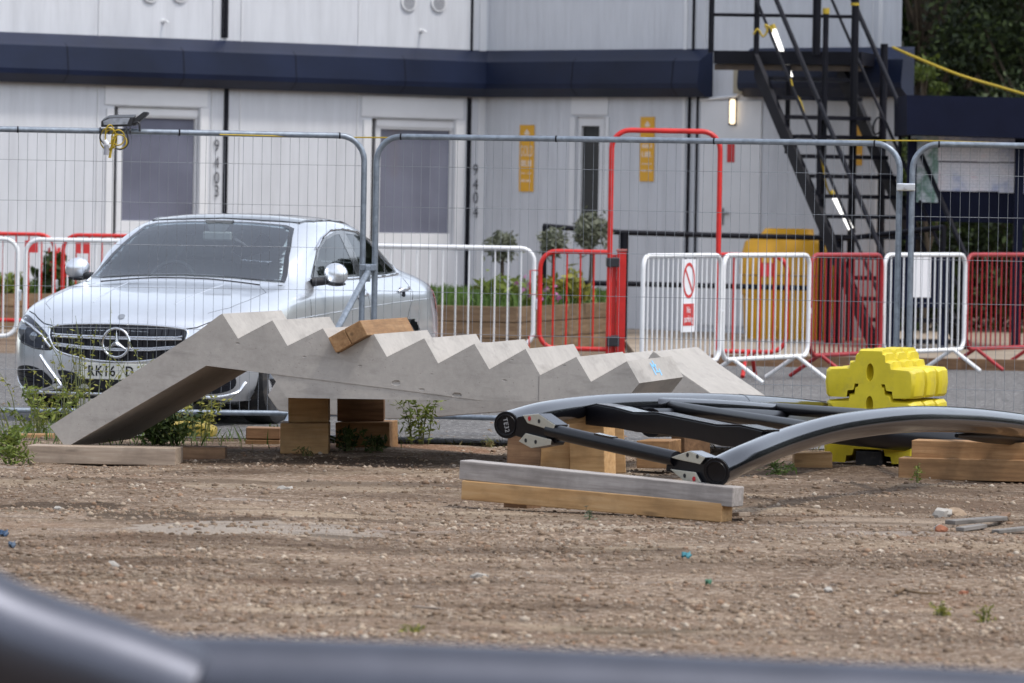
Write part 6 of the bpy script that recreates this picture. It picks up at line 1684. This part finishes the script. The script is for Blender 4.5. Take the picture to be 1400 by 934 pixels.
rock(80, 697, .03, 'white stone in the dark patch of ground at the left', M['pale_stone'], .5)
rock(390, 674, .04, 'white stone a little below the timber pile', M['pale_stone'], .4)
rock(1132, 812, .022, 'small white stone low down on the right', M['pale_stone'], .6)
rock(547, 813, .02, 'brick red pebble in the centre foreground', M['brick'], .7)
rock(1317, 812, .02, 'orange brick pebble right of the curved twig', M['brick'], .6)
def scrap(px, py, w_, d_, label, mat, name, cat, tilt=.2, rz=0.3):
    b_ = G(px, py); b_.z = gh(b_.x, b_.y) + .006; m = MB()
    rows = [[(w_ * (i / 4 - .5), d_ * (j / 3 - .5), .012 * math.sin(i * 1.9 + j * 2.3) + .012) for i in range(5)] for j in range(4)]
    m.grid(rows); m2 = Matrix.Translation(b_) @ Matrix.Rotation(rz, 4, 'Z') @ Matrix.Rotation(tilt, 4, 'X')
    m.v = [m2 @ v for v in m.v]; o = m.build(name, mat, smooth=60)
    so = o.modifiers.new('thick', 'SOLIDIFY'); so.thickness = .002
    setp(o, label, cat)
cyan = simple('cyan_plastic', (.05, .22, .27), .6); green = simple('green_plastic', (.08, .22, .14), .6); navyp = simple('blue_plastic', (.03, .07, .14), .5)
scrap(938, 764, .04, .03, 'small turquoise plastic scrap on the gravel', cyan, 'plastic_scrap', 'litter', .5)
scrap(968, 798, .025, .02, 'tiny green plastic scrap on the gravel', green, 'plastic_scrap', 'litter', .4)
scrap(5, 733, .04, .035, 'dark blue plastic scrap at the left picture edge', navyp, 'plastic_scrap', 'litter', .5)
scrap(16, 749, .03, .03, 'faded blue plastic scrap below the darker one', simple('faded_blue', (.09, .13, .19), .6), 'plastic_scrap', 'litter', .5)
q = MB(); q.tube(catmull([G(x, y, .02) for x, y in ((1226, 810), (1236, 806), (1246, 809), (1262, 811), (1284, 812))], 5), [.009, .009, .008, .008, .008, .008, .007, .007, .007, .006, .006, .006, .006, .006, .005, .005, .005, .005, .004, .004, .004], 6)
o = q.build('twig', M['dry_stem'], smooth=60); setp(o, 'curved brown twig on the gravel', 'twig')
def slat(x0, y0, x1, y1, w_, h_, label, mat, dz=.01):
    a_, b_ = G(x0, y0, dz), G(x1, y1, dz + .01); o = timber(a_, b_, h_, w_, label, mat, 'broken wood scraps on the gravel', 'wood_scrap', 'wood scrap', .003)
slat(1306, 718, 1378, 712, .07, .022, 'long grey broken board among the wood scraps', M['timber_old'])
slat(1318, 727, 1350, 722, .05, .02, 'short grey splinter in front of the long broken board', M['timber_old'])
slat(1366, 730, 1412, 725, .05, .018, 'thin pale wood strip right of the short splinter', M['timber_old'])
slat(1370, 714, 1382, 706, .04, .02, 'brown wood chip standing at the end of the long board', M['timber_dark'])
slat(562, 831, 601, 834, .03, .008, 'thin pale splinter in the centre foreground', M['timber_pale'])
slat(998, 706, 1010, 706, .06, .02, 'pale wood chip beside the orange timber end', M['timber_pale'])
